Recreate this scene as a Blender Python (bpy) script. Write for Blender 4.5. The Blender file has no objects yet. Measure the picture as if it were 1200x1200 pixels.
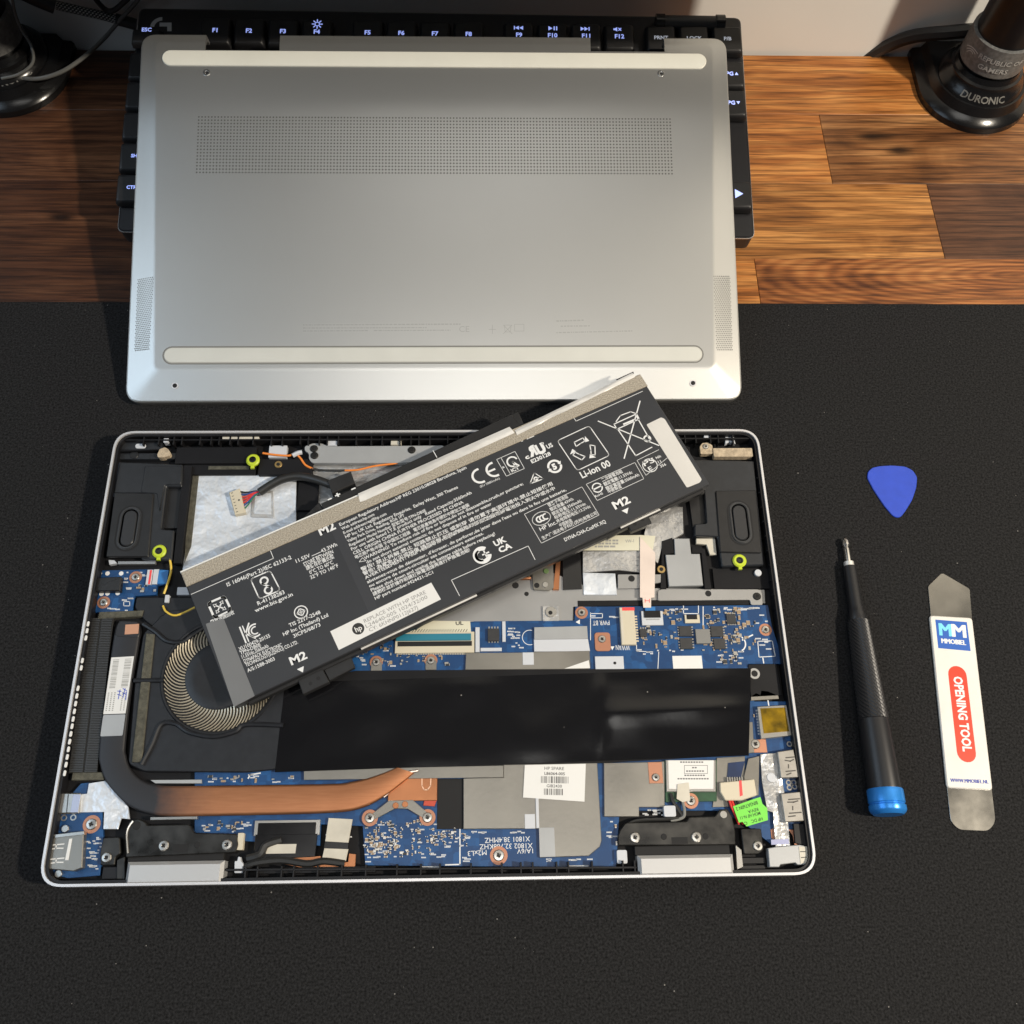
import bpy, bmesh, math, random
from mathutils import Vector, Matrix
random.seed(11)
sc = bpy.context.scene
COL = sc.collection
PI = math.pi
# ------------------------------------------------------------------ camera (all lengths below in millimetres)
CAM = Vector((23.1327, -17.7815, 436.83)); TILT = .4136006; YAW = -.0684119; ROLL = .0571057; F = 1109.0
_Rz = Matrix.Rotation(YAW, 3, 'Z')
FW = _Rz @ Vector((0, math.sin(TILT), -math.cos(TILT)))
_U = _Rz @ Vector((0, math.cos(TILT), math.sin(TILT))); _R = _Rz @ Vector((1, 0, 0))
RT = math.cos(ROLL)*_R + math.sin(ROLL)*_U
UP = -math.sin(ROLL)*_R + math.cos(ROLL)*_U
cam = bpy.data.cameras.new('camera'); cam_o = bpy.data.objects.new('camera', cam); COL.objects.link(cam_o)
cam.sensor_width = 36; cam.lens = F/1200*36; cam.clip_start = .01; cam.clip_end = 50
m = Matrix((RT, UP, -FW)).transposed().to_4x4(); m.translation = CAM*.001
cam_o.matrix_world = m
sc.camera = cam_o
# ------------------------------------------------------------------ light
w = bpy.data.worlds.new('World'); sc.world = w; w.use_nodes = True
bg = w.node_tree.nodes['Background']; bg.inputs[0].default_value = (.80, .87, 1.0, 1); bg.inputs[1].default_value = .045
def area(name, loc, target, size, power, col, shape='DISK', sy=None):
    l = bpy.data.lights.new(name, 'AREA'); l.energy = power; l.color = col; l.shape = shape; l.size = size
    if sy: l.size_y = sy
    o = bpy.data.objects.new(name, l); COL.objects.link(o)
    o.location = Vector(loc)*.001
    d = Vector(target) - Vector(loc)
    o.rotation_euler = d.to_track_quat('-Z', 'Y').to_euler()
    return o
area('room_lamp', (900, -150, 950), (60, 230, 0), .06, 21, (1, .89, .73))
area('window_light', (-980, 60, 900), (-80, 180, 0), 1.1, 6.8, (.66, .83, 1), 'RECTANGLE', .8)
area('ceiling_light', (40, -190, 1900), (0, 200, 0), .8, 6.5, (1, .97, .92), 'RECTANGLE', .7)
vs = sc.view_settings; vs.view_transform = 'Standard'; vs.look = 'None'; vs.exposure = 0; vs.gamma = 1; vs.use_curve_mapping = False
sc.render.resolution_x = sc.render.resolution_y = 1024
# ------------------------------------------------------------------ projection helpers: a direction seen in the photograph -> a point on a real plane
def at(u, v, z):
    d = FW*F + RT*(u-600) - UP*(v-600)
    return CAM + d*((z-CAM.z)/d.z)
def aty(u, v, y):
    d = FW*F + RT*(u-600) - UP*(v-600)
    return CAM + d*((y-CAM.y)/d.y)
class Fr:                                            # a local frame (origin, ex, ey, n) for things that lie turned or tilted
    def __init__(s, o, yaw=0, tilt=0):
        s.o = Vector(o); s.ex = Vector((math.cos(yaw), math.sin(yaw), 0))
        s.ey = Vector((-math.sin(yaw)*math.cos(tilt), math.cos(yaw)*math.cos(tilt), math.sin(tilt)))
        s.n = s.ex.cross(s.ey)
    def uv(s, u, v, h=0):
        d = FW*F + RT*(u-600) - UP*(v-600); o = s.o + s.n*h
        p = CAM + d*((o-CAM).dot(s.n)/d.dot(s.n)) - o
        return (p.dot(s.ex), p.dot(s.ey))
    def w(s, p):
        return s.o + s.ex*p[0] + s.ey*p[1] + s.n*p[2]
W0 = Fr((0, 0, 0))
# ------------------------------------------------------------------ materials
def M(name, col, rough=.5, metal=0., var=0., vs=60., bump=0., bs=600., spec=.5, dust=0., emit=None, coat=0., aniso=None, rvar=0., col2=None, bd=.001):
    mt = bpy.data.materials.new(name); mt.use_nodes = True; nt = mt.node_tree; b = nt.nodes['Principled BSDF']
    c4 = (*col, 1)
    b.inputs['Base Color'].default_value = c4; b.inputs['Roughness'].default_value = rough; b.inputs['Metallic'].default_value = metal
    b.inputs['Specular IOR Level'].default_value = spec; b.inputs['Coat Weight'].default_value = coat
    if emit: b.inputs['Emission Color'].default_value = (*col, 1); b.inputs['Emission Strength'].default_value = emit
    N = nt.nodes; L = nt.links
    geo = N.new('ShaderNodeNewGeometry'); pos = geo.outputs['Position']
    if aniso:
        mp = N.new('ShaderNodeMapping'); mp.inputs['Scale'].default_value = aniso; L.new(pos, mp.inputs[0]); pos = mp.outputs[0]
    cs = None
    if var:
        n = N.new('ShaderNodeTexNoise'); n.inputs['Scale'].default_value = vs; n.inputs['Detail'].default_value = 6; L.new(pos, n.inputs['Vector'])
        mr = N.new('ShaderNodeMapRange'); mr.inputs[1].default_value = .3; mr.inputs[2].default_value = .7; mr.inputs[3].default_value = 0; mr.inputs[4].default_value = 1
        L.new(n.outputs[0], mr.inputs[0])
        mx = N.new('ShaderNodeMix'); mx.data_type = 'RGBA'
        lo = col2 or tuple(x*(1-var) for x in col)
        mx.inputs[6].default_value = (*lo, 1); mx.inputs[7].default_value = (*(min(1, x*(1+(0 if col2 else var))) for x in col), 1)
        L.new(mr.outputs[0], mx.inputs[0]); cs = mx.outputs[2]
        if rvar:
            r2 = N.new('ShaderNodeMapRange'); r2.inputs[1].default_value = .3; r2.inputs[2].default_value = .7; r2.inputs[3].default_value = max(.02, rough-rvar); r2.inputs[4].default_value = min(1, rough+rvar)
            L.new(n.outputs[0], r2.inputs[0]); L.new(r2.outputs[0], b.inputs['Roughness'])
    if dust:
        v = N.new('ShaderNodeTexVoronoi'); v.inputs['Scale'].default_value = 260; L.new(geo.outputs['Position'], v.inputs['Vector'])
        sep = N.new('ShaderNodeSeparateColor'); L.new(v.outputs['Color'], sep.inputs[0])
        th = N.new('ShaderNodeMath'); th.operation = 'POWER'; L.new(sep.outputs[0], th.inputs[0]); th.inputs[1].default_value = 9
        th2 = N.new('ShaderNodeMath'); th2.operation = 'MULTIPLY'; L.new(th.outputs[0], th2.inputs[0]); th2.inputs[1].default_value = .085
        lt = N.new('ShaderNodeMath'); lt.operation = 'LESS_THAN'; L.new(v.outputs['Distance'], lt.inputs[0]); L.new(th2.outputs[0], lt.inputs[1])
        fc = N.new('ShaderNodeMath'); fc.operation = 'MULTIPLY'; L.new(lt.outputs[0], fc.inputs[0]); fc.inputs[1].default_value = dust
        mx = N.new('ShaderNodeMix'); mx.data_type = 'RGBA'; mx.inputs[6].default_value = c4; mx.inputs[7].default_value = (.45, .43, .40, 1)
        L.new(fc.outputs[0], mx.inputs[0])
        if cs: L.new(cs, mx.inputs[6])
        cs = mx.outputs[2]
    if cs: L.new(cs, b.inputs['Base Color'])
    if bump:
        n = N.new('ShaderNodeTexNoise'); n.inputs['Scale'].default_value = bs; n.inputs['Detail'].default_value = 4; L.new(pos, n.inputs['Vector'])
        bp = N.new('ShaderNodeBump'); bp.inputs['Strength'].default_value = bump; bp.inputs['Distance'].default_value = bd
        L.new(n.outputs[0], bp.inputs['Height']); L.new(bp.outputs[0], b.inputs['Normal'])
    return mt
def wood(name, c1, c2, c3, rings=None, knots=()):
    mt = bpy.data.materials.new(name); mt.use_nodes = True; nt = mt.node_tree; b = nt.nodes['Principled BSDF']; N = nt.nodes; L = nt.links
    geo = N.new('ShaderNodeNewGeometry'); oi = N.new('ShaderNodeObjectInfo')
    off = N.new('ShaderNodeMath'); off.operation = 'MULTIPLY'; L.new(oi.outputs['Random'], off.inputs[0]); off.inputs[1].default_value = 40
    cx = N.new('ShaderNodeCombineXYZ'); L.new(off.outputs[0], cx.inputs[0]); L.new(off.outputs[0], cx.inputs[2])
    add = N.new('ShaderNodeVectorMath'); add.operation = 'ADD'; L.new(geo.outputs['Position'], add.inputs[0]); L.new(cx.outputs[0], add.inputs[1])
    def noise(scale, sx, sy, det=8, dist=0.):
        mp = N.new('ShaderNodeMapping'); mp.inputs['Scale'].default_value = (sx, sy, 1); L.new(add.outputs[0], mp.inputs[0])
        n = N.new('ShaderNodeTexNoise'); n.inputs['Scale'].default_value = scale; n.inputs['Detail'].default_value = det; n.inputs['Distortion'].default_value = dist
        L.new(mp.outputs[0], n.inputs['Vector']); return n.outputs[0]
    g = noise(9, 1.0, 13, 10, .9); fine = noise(70, .5, 26, 6); big = noise(9, 1, 2.6, 4, 1.6); pore = noise(160, .22, 14, 3)
    if rings:
        mp = N.new('ShaderNodeMapping'); mp.inputs['Location'].default_value = (-rings[0], -rings[1], 0)
        L.new(geo.outputs['Position'], mp.inputs[0])
        mp2 = N.new('ShaderNodeMapping'); mp2.inputs['Scale'].default_value = (1, 5.2, 0); L.new(mp.outputs[0], mp2.inputs[0])
        wv = N.new('ShaderNodeTexWave'); wv.wave_type = 'RINGS'; wv.rings_direction = 'SPHERICAL'; wv.inputs['Scale'].default_value = rings[2]; wv.inputs['Distortion'].default_value = 2.4
        wv.inputs['Detail'].default_value = 2; wv.inputs['Detail Scale'].default_value = .8; L.new(mp2.outputs[0], wv.inputs['Vector'])
        mxr = N.new('ShaderNodeMix'); mxr.inputs[0].default_value = .20; L.new(g, mxr.inputs[2]); L.new(wv.outputs['Fac'], mxr.inputs[3]); g = mxr.outputs[0]
    s = N.new('ShaderNodeMix'); s.inputs[0].default_value = .34; L.new(g, s.inputs[2]); L.new(fine, s.inputs[3])
    s2 = N.new('ShaderNodeMix'); s2.inputs[0].default_value = .42; L.new(s.outputs[0], s2.inputs[2]); L.new(big, s2.inputs[3])
    r = N.new('ShaderNodeValToRGB'); e = r.color_ramp.elements
    e[0].position = .37; e[0].color = (*c1, 1); e[1].position = .62; e[1].color = (*c3, 1)
    k = r.color_ramp.elements.new(.49); k.color = (*c2, 1)
    L.new(s2.outputs[0], r.inputs[0])
    pm = N.new('ShaderNodeMapRange'); pm.inputs[1].default_value = .38; pm.inputs[2].default_value = .50; pm.inputs[3].default_value = .42; pm.inputs[4].default_value = 1; L.new(pore, pm.inputs[0])
    ml = N.new('ShaderNodeVectorMath'); ml.operation = 'SCALE'; L.new(r.outputs[0], ml.inputs[0]); L.new(pm.outputs[0], ml.inputs[3])
    wm = N.new('ShaderNodeMapping'); wm.inputs['Scale'].default_value = (.16, 1, 1); L.new(add.outputs[0], wm.inputs[0])
    wb = N.new('ShaderNodeTexWave'); wb.wave_type = 'BANDS'; wb.bands_direction = 'Y'; wb.inputs['Scale'].default_value = 58; wb.inputs['Distortion'].default_value = 14; wb.inputs['Detail'].default_value = 4; wb.inputs['Detail Scale'].default_value = .5
    L.new(wm.outputs[0], wb.inputs['Vector'])
    wr_ = N.new('ShaderNodeMapRange'); wr_.inputs[1].default_value = .0; wr_.inputs[2].default_value = .45; wr_.inputs[3].default_value = .66; wr_.inputs[4].default_value = 1.06; L.new(wb.outputs['Fac'], wr_.inputs[0])
    m2 = N.new('ShaderNodeVectorMath'); m2.operation = 'SCALE'; L.new(ml.outputs[0], m2.inputs[0]); L.new(wr_.outputs[0], m2.inputs[3])
    out = m2.outputs[0]
    for kx, ky, kr in knots:
        ds = N.new('ShaderNodeVectorMath'); ds.operation = 'SUBTRACT'; L.new(geo.outputs['Position'], ds.inputs[0]); ds.inputs[1].default_value = (kx, ky, -.0025)
        dsc = N.new('ShaderNodeVectorMath'); dsc.operation = 'MULTIPLY'; L.new(ds.outputs[0], dsc.inputs[0]); dsc.inputs[1].default_value = (1/kr*.42, 1/kr, 0)
        ln = N.new('ShaderNodeVectorMath'); ln.operation = 'LENGTH'; L.new(dsc.outputs[0], ln.inputs[0])
        ad = N.new('ShaderNodeMath'); ad.operation = 'MULTIPLY_ADD'; L.new(big, ad.inputs[0]); ad.inputs[1].default_value = 1.6; L.new(ln.outputs['Value'], ad.inputs[2])
        km = N.new('ShaderNodeMapRange'); km.interpolation_type = 'SMOOTHSTEP'; km.inputs[1].default_value = .95; km.inputs[2].default_value = 2.1; km.inputs[3].default_value = .16; km.inputs[4].default_value = 1; L.new(ad.outputs[0], km.inputs[0])
        sk = N.new('ShaderNodeVectorMath'); sk.operation = 'SCALE'; L.new(out, sk.inputs[0]); L.new(km.outputs[0], sk.inputs[3]); out = sk.outputs[0]
    L.new(out, b.inputs['Base Color'])
    b.inputs['Roughness'].default_value = .42; b.inputs['Specular IOR Level'].default_value = .4
    bp = N.new('ShaderNodeBump'); bp.inputs['Strength'].default_value = .12; bp.inputs['Distance'].default_value = .0006; L.new(fine, bp.inputs['Height']); L.new(bp.outputs[0], b.inputs['Normal'])
    return mt
def pcb(name, c1, c2):
    mt = M(name, c1, .36, spec=.45); nt = mt.node_tree; N = nt.nodes; L = nt.links; b = N['Principled BSDF']; geo = N.new('ShaderNodeNewGeometry')
    f = None
    for sc_, wd in ((330, .10), (140, .06)):
        v = N.new('ShaderNodeTexVoronoi'); v.distance = 'CHEBYCHEV'; v.feature = 'F1'; v.inputs['Scale'].default_value = sc_; v.inputs['Randomness'].default_value = .55; L.new(geo.outputs['Position'], v.inputs['Vector'])
        q = N.new('ShaderNodeSeparateColor'); L.new(v.outputs['Color'], q.inputs[0])
        if f is None: f = q.outputs[0]
        else:
            a = N.new('ShaderNodeMath'); a.operation = 'MULTIPLY'; L.new(f, a.inputs[0]); L.new(q.outputs[1], a.inputs[1]); f = a.outputs[0]
    mx = N.new('ShaderNodeMix'); mx.data_type = 'RGBA'; mx.inputs[6].default_value = (*c1, 1); mx.inputs[7].default_value = (*c2, 1); L.new(f, mx.inputs[0]); L.new(mx.outputs[2], b.inputs['Base Color'])
    return mt
# ------------------------------------------------------------------ mesh helpers
WL = {}
def link(o, parent, wl):
    COL.objects.link(o); WL[o.name] = Vector(wl)
    if parent is not None:
        o.parent = parent; o.location = (Vector(wl) - WL[parent.name])*.001
    else:
        o.location = Vector(wl)*.001
    return o
def thing(name, label, cat, loc, group=None):
    o = bpy.data.objects.new(name, None); o.empty_display_size = .01
    link(o, None, loc); o['label'] = label; o['category'] = cat
    if group: o['group'] = group
    return o
def tag(o, label, cat, group=None):
    o['label'] = label; o['category'] = cat
    if group: o['group'] = group
    return o
def mesh(vs_, fs, name='m', smooth=True, ang=32):
    me = bpy.data.meshes.new(name); me.from_pydata([tuple(Vector(v)*.001) for v in vs_], [], fs); me.validate()
    bm = bmesh.new(); bm.from_mesh(me); bmesh.ops.recalc_face_normals(bm, faces=bm.faces); bm.to_mesh(me); bm.free()
    if smooth:
        me.polygons.foreach_set('use_smooth', [True]*len(me.polygons)); me.set_sharp_from_angle(angle=math.radians(ang))
    return me
def mk(name, geo, mat, parent=None, fr=None, kind=None, smooth=True, ang=32):
    v, f = geo
    v = [fr.w(p) for p in v] if fr else [Vector(p) for p in v]
    n = len(v); lo = [min(p[i] for p in v) for i in range(3)]; hi = [max(p[i] for p in v) for i in range(3)]
    c = Vector(((lo[0]+hi[0])/2, (lo[1]+hi[1])/2, lo[2]))
    me = mesh([p-c for p in v], f, name, smooth, ang); me.materials.append(mat)
    o = bpy.data.objects.new(name, me); link(o, parent, c)
    if kind: o['kind'] = kind
    return o
def inst(name, me, loc, parent=None, rz=0, sc_=1):
    o = bpy.data.objects.new(name, me); o.rotation_euler = (0, 0, rz)
    if sc_ != 1: o.scale = (sc_,)*3
    return link(o, parent, loc)
def cat(*gs):
    V = []; Fc = []
    for v, f in gs:
        k = len(V); V += list(v); Fc += [tuple(i+k for i in q) for q in f]
    return V, Fc
def ccw(p):
    a = sum(p[i][0]*p[(i+1) % len(p)][1]-p[(i+1) % len(p)][0]*p[i][1] for i in range(len(p)))
    return list(p) if a > 0 else list(reversed(p))
def rnd(p, r, n=5):
    out = []; N = len(p)
    for i in range(N):
        rr = r[i] if isinstance(r, (list, tuple)) else r
        a, b, c = Vector(p[i-1][:2]), Vector(p[i][:2]), Vector(p[(i+1) % N][:2])
        d1 = (a-b); d2 = (c-b)
        if d1.length < 1e-6 or d2.length < 1e-6: continue
        t = min(rr, d1.length*.49, d2.length*.49)
        if t < 1e-4: out.append((b.x, b.y)); continue
        p1 = b+d1.normalized()*t; p2 = b+d2.normalized()*t
        for k in range(n+1):
            s = k/n; q = p1*(1-s)**2 + b*2*s*(1-s) + p2*s*s
            out.append((q.x, q.y))
    return out
def inset(p, d):
    out = []; N = len(p)
    for i in range(N):
        a, b, c = Vector(p[i-1]), Vector(p[i]), Vector(p[(i+1) % N])
        e1 = (b-a); e2 = (c-b)
        if e1.length < 1e-7: e1 = e2
        if e2.length < 1e-7: e2 = e1
        n1 = Vector((-e1.y, e1.x)).normalized(); n2 = Vector((-e2.y, e2.x)).normalized()
        mm = (n1+n2)
        if mm.length < 1e-4: mm = n1
        mm.normalize(); k = max(.35, mm.dot(n1))
        q = b+mm*(d/k); out.append((q.x, q.y))
    return out
def prism(p, z0, z1, b=.12):
    p = ccw([tuple(q[:2]) for q in p]); N = len(p)
    rings = [[(x, y, z0) for x, y in p]]
    if b > 0:
        rings += [[(x, y, z1-b) for x, y in p], [(x, y, z1) for x, y in inset(p, b)]]
    else: rings += [[(x, y, z1) for x, y in p]]
    V = sum(rings, []); Fc = []
    for k in range(len(rings)-1):
        for i in range(N):
            j = (i+1) % N; Fc.append((k*N+i, k*N+j, (k+1)*N+j, (k+1)*N+i))
    Fc.append(tuple(range(N-1, -1, -1))); Fc.append(tuple((len(rings)-1)*N+i for i in range(N)))
    return V, Fc
def ringprism(po, pi_, z0, z1):
    po = ccw(po); pi_ = ccw(pi_); N = len(po); assert N == len(pi_)
    V = [(x, y, z0) for x, y in po]+[(x, y, z1) for x, y in po]+[(x, y, z1) for x, y in pi_]+[(x, y, z0) for x, y in pi_]
    Fc = []
    for k in range(4):
        for i in range(N):
            j = (i+1) % N; a = k*N; b = ((k+1) % 4)*N
            Fc.append((a+i, a+j, b+j, b+i))
    return V, Fc
def bx(x0, y0, z0, x1, y1, z1, b=.1):
    b = min(b, abs(x1-x0)*.3, abs(y1-y0)*.3, abs(z1-z0)*.5)
    return prism([(x0, y0), (x1, y0), (x1, y1), (x0, y1)], z0, z1, b)
def revolve(prof, n=24, c=(0, 0), ring=False):
    V = []; Fc = []; k = len(prof)
    for i in range(n):
        a = 2*PI*i/n
        for r, z in prof: V.append((c[0]+r*math.cos(a), c[1]+r*math.sin(a), z))
    for i in range(n):
        j = (i+1) % n
        for q in range(k-1): Fc.append((i*k+q, j*k+q, j*k+q+1, i*k+q+1))
    if ring:
        for i in range(n): j = (i+1) % n; Fc.append((i*k+k-1, j*k+k-1, j*k, i*k))
        return V, Fc
    if prof[-1][0] > 1e-6: Fc.append(tuple(i*k+k-1 for i in range(n)))
    if prof[0][0] > 1e-6: Fc.append(tuple(i*k for i in reversed(range(n))))
    return V, Fc
def spline(pts, n=6):
    pts = [Vector(p) for p in pts]; out = []
    for i in range(len(pts)-1):
        p0 = pts[max(0, i-1)]; p1 = pts[i]; p2 = pts[i+1]; p3 = pts[min(len(pts)-1, i+2)]
        for k in range(n):
            t = k/n
            out.append(.5*((2*p1)+(p2-p0)*t+(2*p0-5*p1+4*p2-p3)*t*t+(3*p1-p0-3*p2+p3)*t**3))
    out.append(pts[-1]); return out
def tube(pts, r, n=8, sm=6, sx=1.0, sz=1.0):
    P = spline(pts, sm) if sm else [Vector(p) for p in pts]
    V = []; Fc = []; N = len(P)
    for i, p in enumerate(P):
        d = (P[min(N-1, i+1)]-P[max(0, i-1)]).normalized()
        s = d.cross(Vector((0, 0, 1)))
        if s.length < 1e-3: s = Vector((1, 0, 0))
        s.normalize(); t = s.cross(d)
        rr = r[min(i*len(r)//N, len(r)-1)] if isinstance(r, (list, tuple)) else r
        for k in range(n):
            a = 2*PI*k/n; V.append(p+s*(rr*sx*math.cos(a))+t*(rr*sz*math.sin(a)))
    for i in range(N-1):
        for k in range(n):
            l = (k+1) % n; Fc.append((i*n+k, i*n+l, (i+1)*n+l, (i+1)*n+k))
    Fc.append(tuple(range(n))); Fc.append(tuple((N-1)*n+k for k in reversed(range(n))))
    return V, Fc
def ribbon(pts, wd, th):                             # flat strip swept along points (x, y, z), width in the horizontal direction
    P = [Vector(p) for p in pts]; V = []; Fc = []; N = len(P)
    for i, p in enumerate(P):
        d = P[min(N-1, i+1)]-P[max(0, i-1)]; s = Vector((d.y, -d.x, 0)).normalized()
        ww = wd[i] if isinstance(wd, (list, tuple)) else wd
        for a, b in ((-1, 0), (1, 0), (1, 1), (-1, 1)): V.append(p+s*(a*ww/2)+Vector((0, 0, b*th)))
    for i in range(N-1):
        for k in range(4):
            l = (k+1) % 4; Fc.append((i*4+k, i*4+l, i*4+4+l, i*4+4+k))
    Fc += [(0, 1, 2, 3), (N*4-1, N*4-2, N*4-3, N*4-4)]
    return V, Fc
_TX = {}
def tmesh(s, bold=.0):
    k = (s, bold)
    if k not in _TX:
        cu = bpy.data.curves.new('t', 'FONT'); cu.body = s; cu.resolution_u = 2; cu.offset = bold
        ob = bpy.data.objects.new('t', cu); COL.objects.link(ob)
        dg = bpy.context.evaluated_depsgraph_get(); me = bpy.data.meshes.new_from_object(ob.evaluated_get(dg))
        v = [(p.co.x, p.co.y) for p in me.vertices]; f = [tuple(q.vertices) for q in me.polygons]
        bpy.data.objects.remove(ob); bpy.data.curves.remove(cu); bpy.data.meshes.remove(me)
        _TX[k] = (v, f)
    return _TX[k]
class Ink:                                            # flat printing collected in a frame's local coordinates
    def __init__(s, fr, h): s.fr = fr; s.h = h; s.V = []; s.F = []
    def P(s, u, v): return s.fr.uv(u, v, s.h)
    def add(s, v, f):
        k = len(s.V); s.V += [(x, y, s.h) for x, y in v]; s.F += [tuple(i+k for i in q) for q in f]
    def poly(s, p): s.add(p, [tuple(range(len(p)))])
    def px(s, *p): s.poly([s.P(*q) for q in p])
    def text(s, t, p0, ang, h, wd=None, bold=.012, sq=1.0, al='l'):     # p0 local baseline start, cap height h mm, total width wd
        v, f = tmesh(t, bold)
        if not v: return
        x0 = min(q[0] for q in v); x1 = max(q[0] for q in v)
        ky = h/.70; kx = (wd/(x1-x0)) if wd else ky*sq
        if al == 'c': x0 = (x0+x1)/2
        ca, sa = math.cos(ang), math.sin(ang)
        s.add([(p0[0]+(x-x0)*kx*ca-y*ky*sa, p0[1]+(x-x0)*kx*sa+y*ky*ca) for x, y in v], f)
    def tpx(s, t, a, b, hpx, bold=.012):              # text whose baseline runs from a to b as seen
        p = Vector(s.P(*a)); q = Vector(s.P(*b)); d = q-p
        n = Vector((b[0]-a[0], b[1]-a[1])); n = Vector((n.y, -n.x)).normalized()*hpx
        c = Vector(s.P(a[0]+n.x, a[1]+n.y)); hh = abs((c-p).dot(Vector((-d.y, d.x)).normalized()))
        s.text(t, p, math.atan2(d.y, d.x), hh, d.length, bold)
    def line(s, pts, wd, closed=False):
        P = [Vector(p) for p in pts]; N = len(P)
        for i in range(N if closed else N-1):
            a = P[i]; b = P[(i+1) % N]; d = b-a
            if d.length < 1e-6: continue
            n = Vector((-d.y, d.x)).normalized()*wd/2; e = d.normalized()*wd*.35
            s.poly([tuple(a-n-e), tuple(b-n+e), tuple(b+n+e), tuple(a+n-e)])
    def lpx(s, pts, wd, closed=False): s.line([s.P(*p) for p in pts], wd, closed)
    def ring(s, c, r0, r1, a0=0, a1=2*PI, n=24):
        for i in range(n):
            a = a0+(a1-a0)*i/n; b = a0+(a1-a0)*(i+1)/n
            s.poly([(c[0]+r*math.cos(t), c[1]+r*math.sin(t)) for r, t in ((r0, a), (r1, a), (r1, b), (r0, b))])
    def build(s, name, mat, parent, kind=None):
        if not s.V: return None
        return mk(name, (s.V, s.F), mat, parent, s.fr, kind, smooth=False)
def ppx(pts, z, r=0, n=4):                            # seen outline -> outline on the horizontal plane z
    p = [tuple(at(u, v, z)[:2]) for u, v in pts]
    return rnd(p, r, n) if r else p
def plate(name, pts, z0, z1, mat, parent, b=.12, r=0, kind=None):
    return mk(name, prism(ppx(pts, z1, r), z0, z1, min(b, (z1-z0)*.5)), mat, parent, kind=kind)
def wr(u0, v0, u1, v1, z):
    um, vm = (u0+u1)/2, (v0+v1)/2
    return at(u0, vm, z).x, at(um, v1, z).y, at(u1, vm, z).x, at(um, v0, z).y
def rect(name, u0, v0, u1, v1, z0, z1, mat, parent, b=.12, r=0, kind=None):
    x0, y0, x1, y1 = wr(u0, v0, u1, v1, z1); p = [(x0, y0), (x1, y0), (x1, y1), (x0, y1)]
    if r: p = rnd(p, r, 4)
    return mk(name, prism(p, z0, z1, min(b, (z1-z0)*.5)), mat, parent, kind=kind)
def stadium(cx, cy, hw, hh, n=8, ang=0):
    pts = []
    for i in range(n+1):
        a = PI*i/n; pts.append((hw*math.cos(a), (hh-hw)+hw*math.sin(a)))
    for i in range(n+1):
        a = PI+PI*i/n; pts.append((hw*math.cos(a), -(hh-hw)+hw*math.sin(a)))
    ca, sa = math.cos(ang), math.sin(ang)
    return [(cx+x*ca-y*sa, cy+x*sa+y*ca) for x, y in pts]
# ================================================================== materials
mBlack = M('black_plastic', (.008, .008, .0095), .45, var=.3, vs=90, spec=.3)
mBlackG = M('black_gloss', (.010, .010, .011), .16, spec=.6, var=.3, vs=40, rvar=.05)
mBlackM = M('black_matte', (.007, .007, .0085), .62, var=.25, bump=.05, bs=2500, spec=.22)
mMat = M('mat_fabric', (.0140, .0140, .0147), .92, var=.65, vs=1000, bump=.30, bs=1500, spec=.12, dust=.35)
mSilver = M('silver_paint', (.50, .50, .50), .38, .85, var=.05, vs=9, bump=.02, bs=6000)
mRim = M('rim_silver', (.66, .66, .68), .32, .45)
mWhiteP = M('white_plastic', (.74, .73, .70), .38, var=.04)
mInk = M('white_ink', (.68, .69, .70), .6)
mGreyInk = M('grey_ink', (.30, .30, .29), .6)
mBlackInk = M('black_ink', (.02, .02, .02), .6)
mFaint = M('faint_grey_ink', (.40, .40, .39), .42, .6)
mSteel = M('brushed_steel', (.46, .45, .42), .30, .95, var=.12, vs=30, aniso=(1, 14, 1), rvar=.06)
mHole = M('hole_black', (.006, .006, .007), .8)
mWall = M('wall_paint', (.72, .71, .68), .8, var=.05, vs=8, bump=.04, bs=300)
# ================================================================== the setting: desk top of glued staves, wall behind
desk = mk('desk', bx(-700, -400, -40, 700, 497, -4.5, .5), M('desk_core', (.12, .06, .03), .6, var=.3)); desk['kind'] = 'structure'
wl = [wood('walnut_orange', (.105, .032, .007), (.37, .130, .030), (.62, .28, .080)),
      wood('walnut_brown', (.046, .016, .005), (.200, .080, .026), (.42, .20, .074), knots=((.279, .4165, .0042), (.264, .428, .006))),
      wood('walnut_dark_and_shaded', (.030, .011, .006), (.075, .029, .013), (.145, .062, .029), knots=((-.222, .3625, .004),)),  # dark wood; on the left staves it also paints in the monitor's shade
      wood('walnut_figured', (.085, .024, .007), (.270, .092, .025), (.43, .18, .055), rings=(.330, .322, 26)),
      wood('walnut_mottled', (.040, .013, .004), (.30, .118, .030), (.58, .27, .080))]
def stave(x0, y0, x1, y1, k):
    mk('plank', bx(x0+.12, y0+.12, -30, x1-.12, y1-.12, -2.5+random.uniform(-.05, .05), .18), wl[k], desk)
rows = [(446, 497, [(-700, -60, 2), (-60, 420, 0), (420, 700, 1)]),
        (390, 446, [(-700, -300, 2), (-300, 20, 2), (20, 233.5, 0), (233.5, 520, 1), (520, 700, 0)]),
        (334, 390, [(-700, -120, 2), (-120, 291, 4), (291, 640, 2), (640, 700, 1)]),
        (278, 334, [(-700, -330, 2), (-330, 60, 2), (60, 179, 0), (179, 600, 3), (600, 700, 2)])]
for y0, y1, segs in rows:
    for x0, x1, k in segs: stave(x0, y0, x1, y1, k)
wall = mk('wall', bx(-1400, 499, -700, 1400, 540, 1500, 0), mWall); wall['kind'] = 'structure'
dm = thing('desk_mat', 'large black cloth desk mat covering the front of the wooden desk', 'desk mat', (0, 0, -2.5))
mp = rnd([(-520, -380), (540, -380), (540, 300.2), (-520, 302.6)], 12, 6)
mk('mat_sheet', prism(mp, -2.48, 0, .7), mMat, dm)
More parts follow.
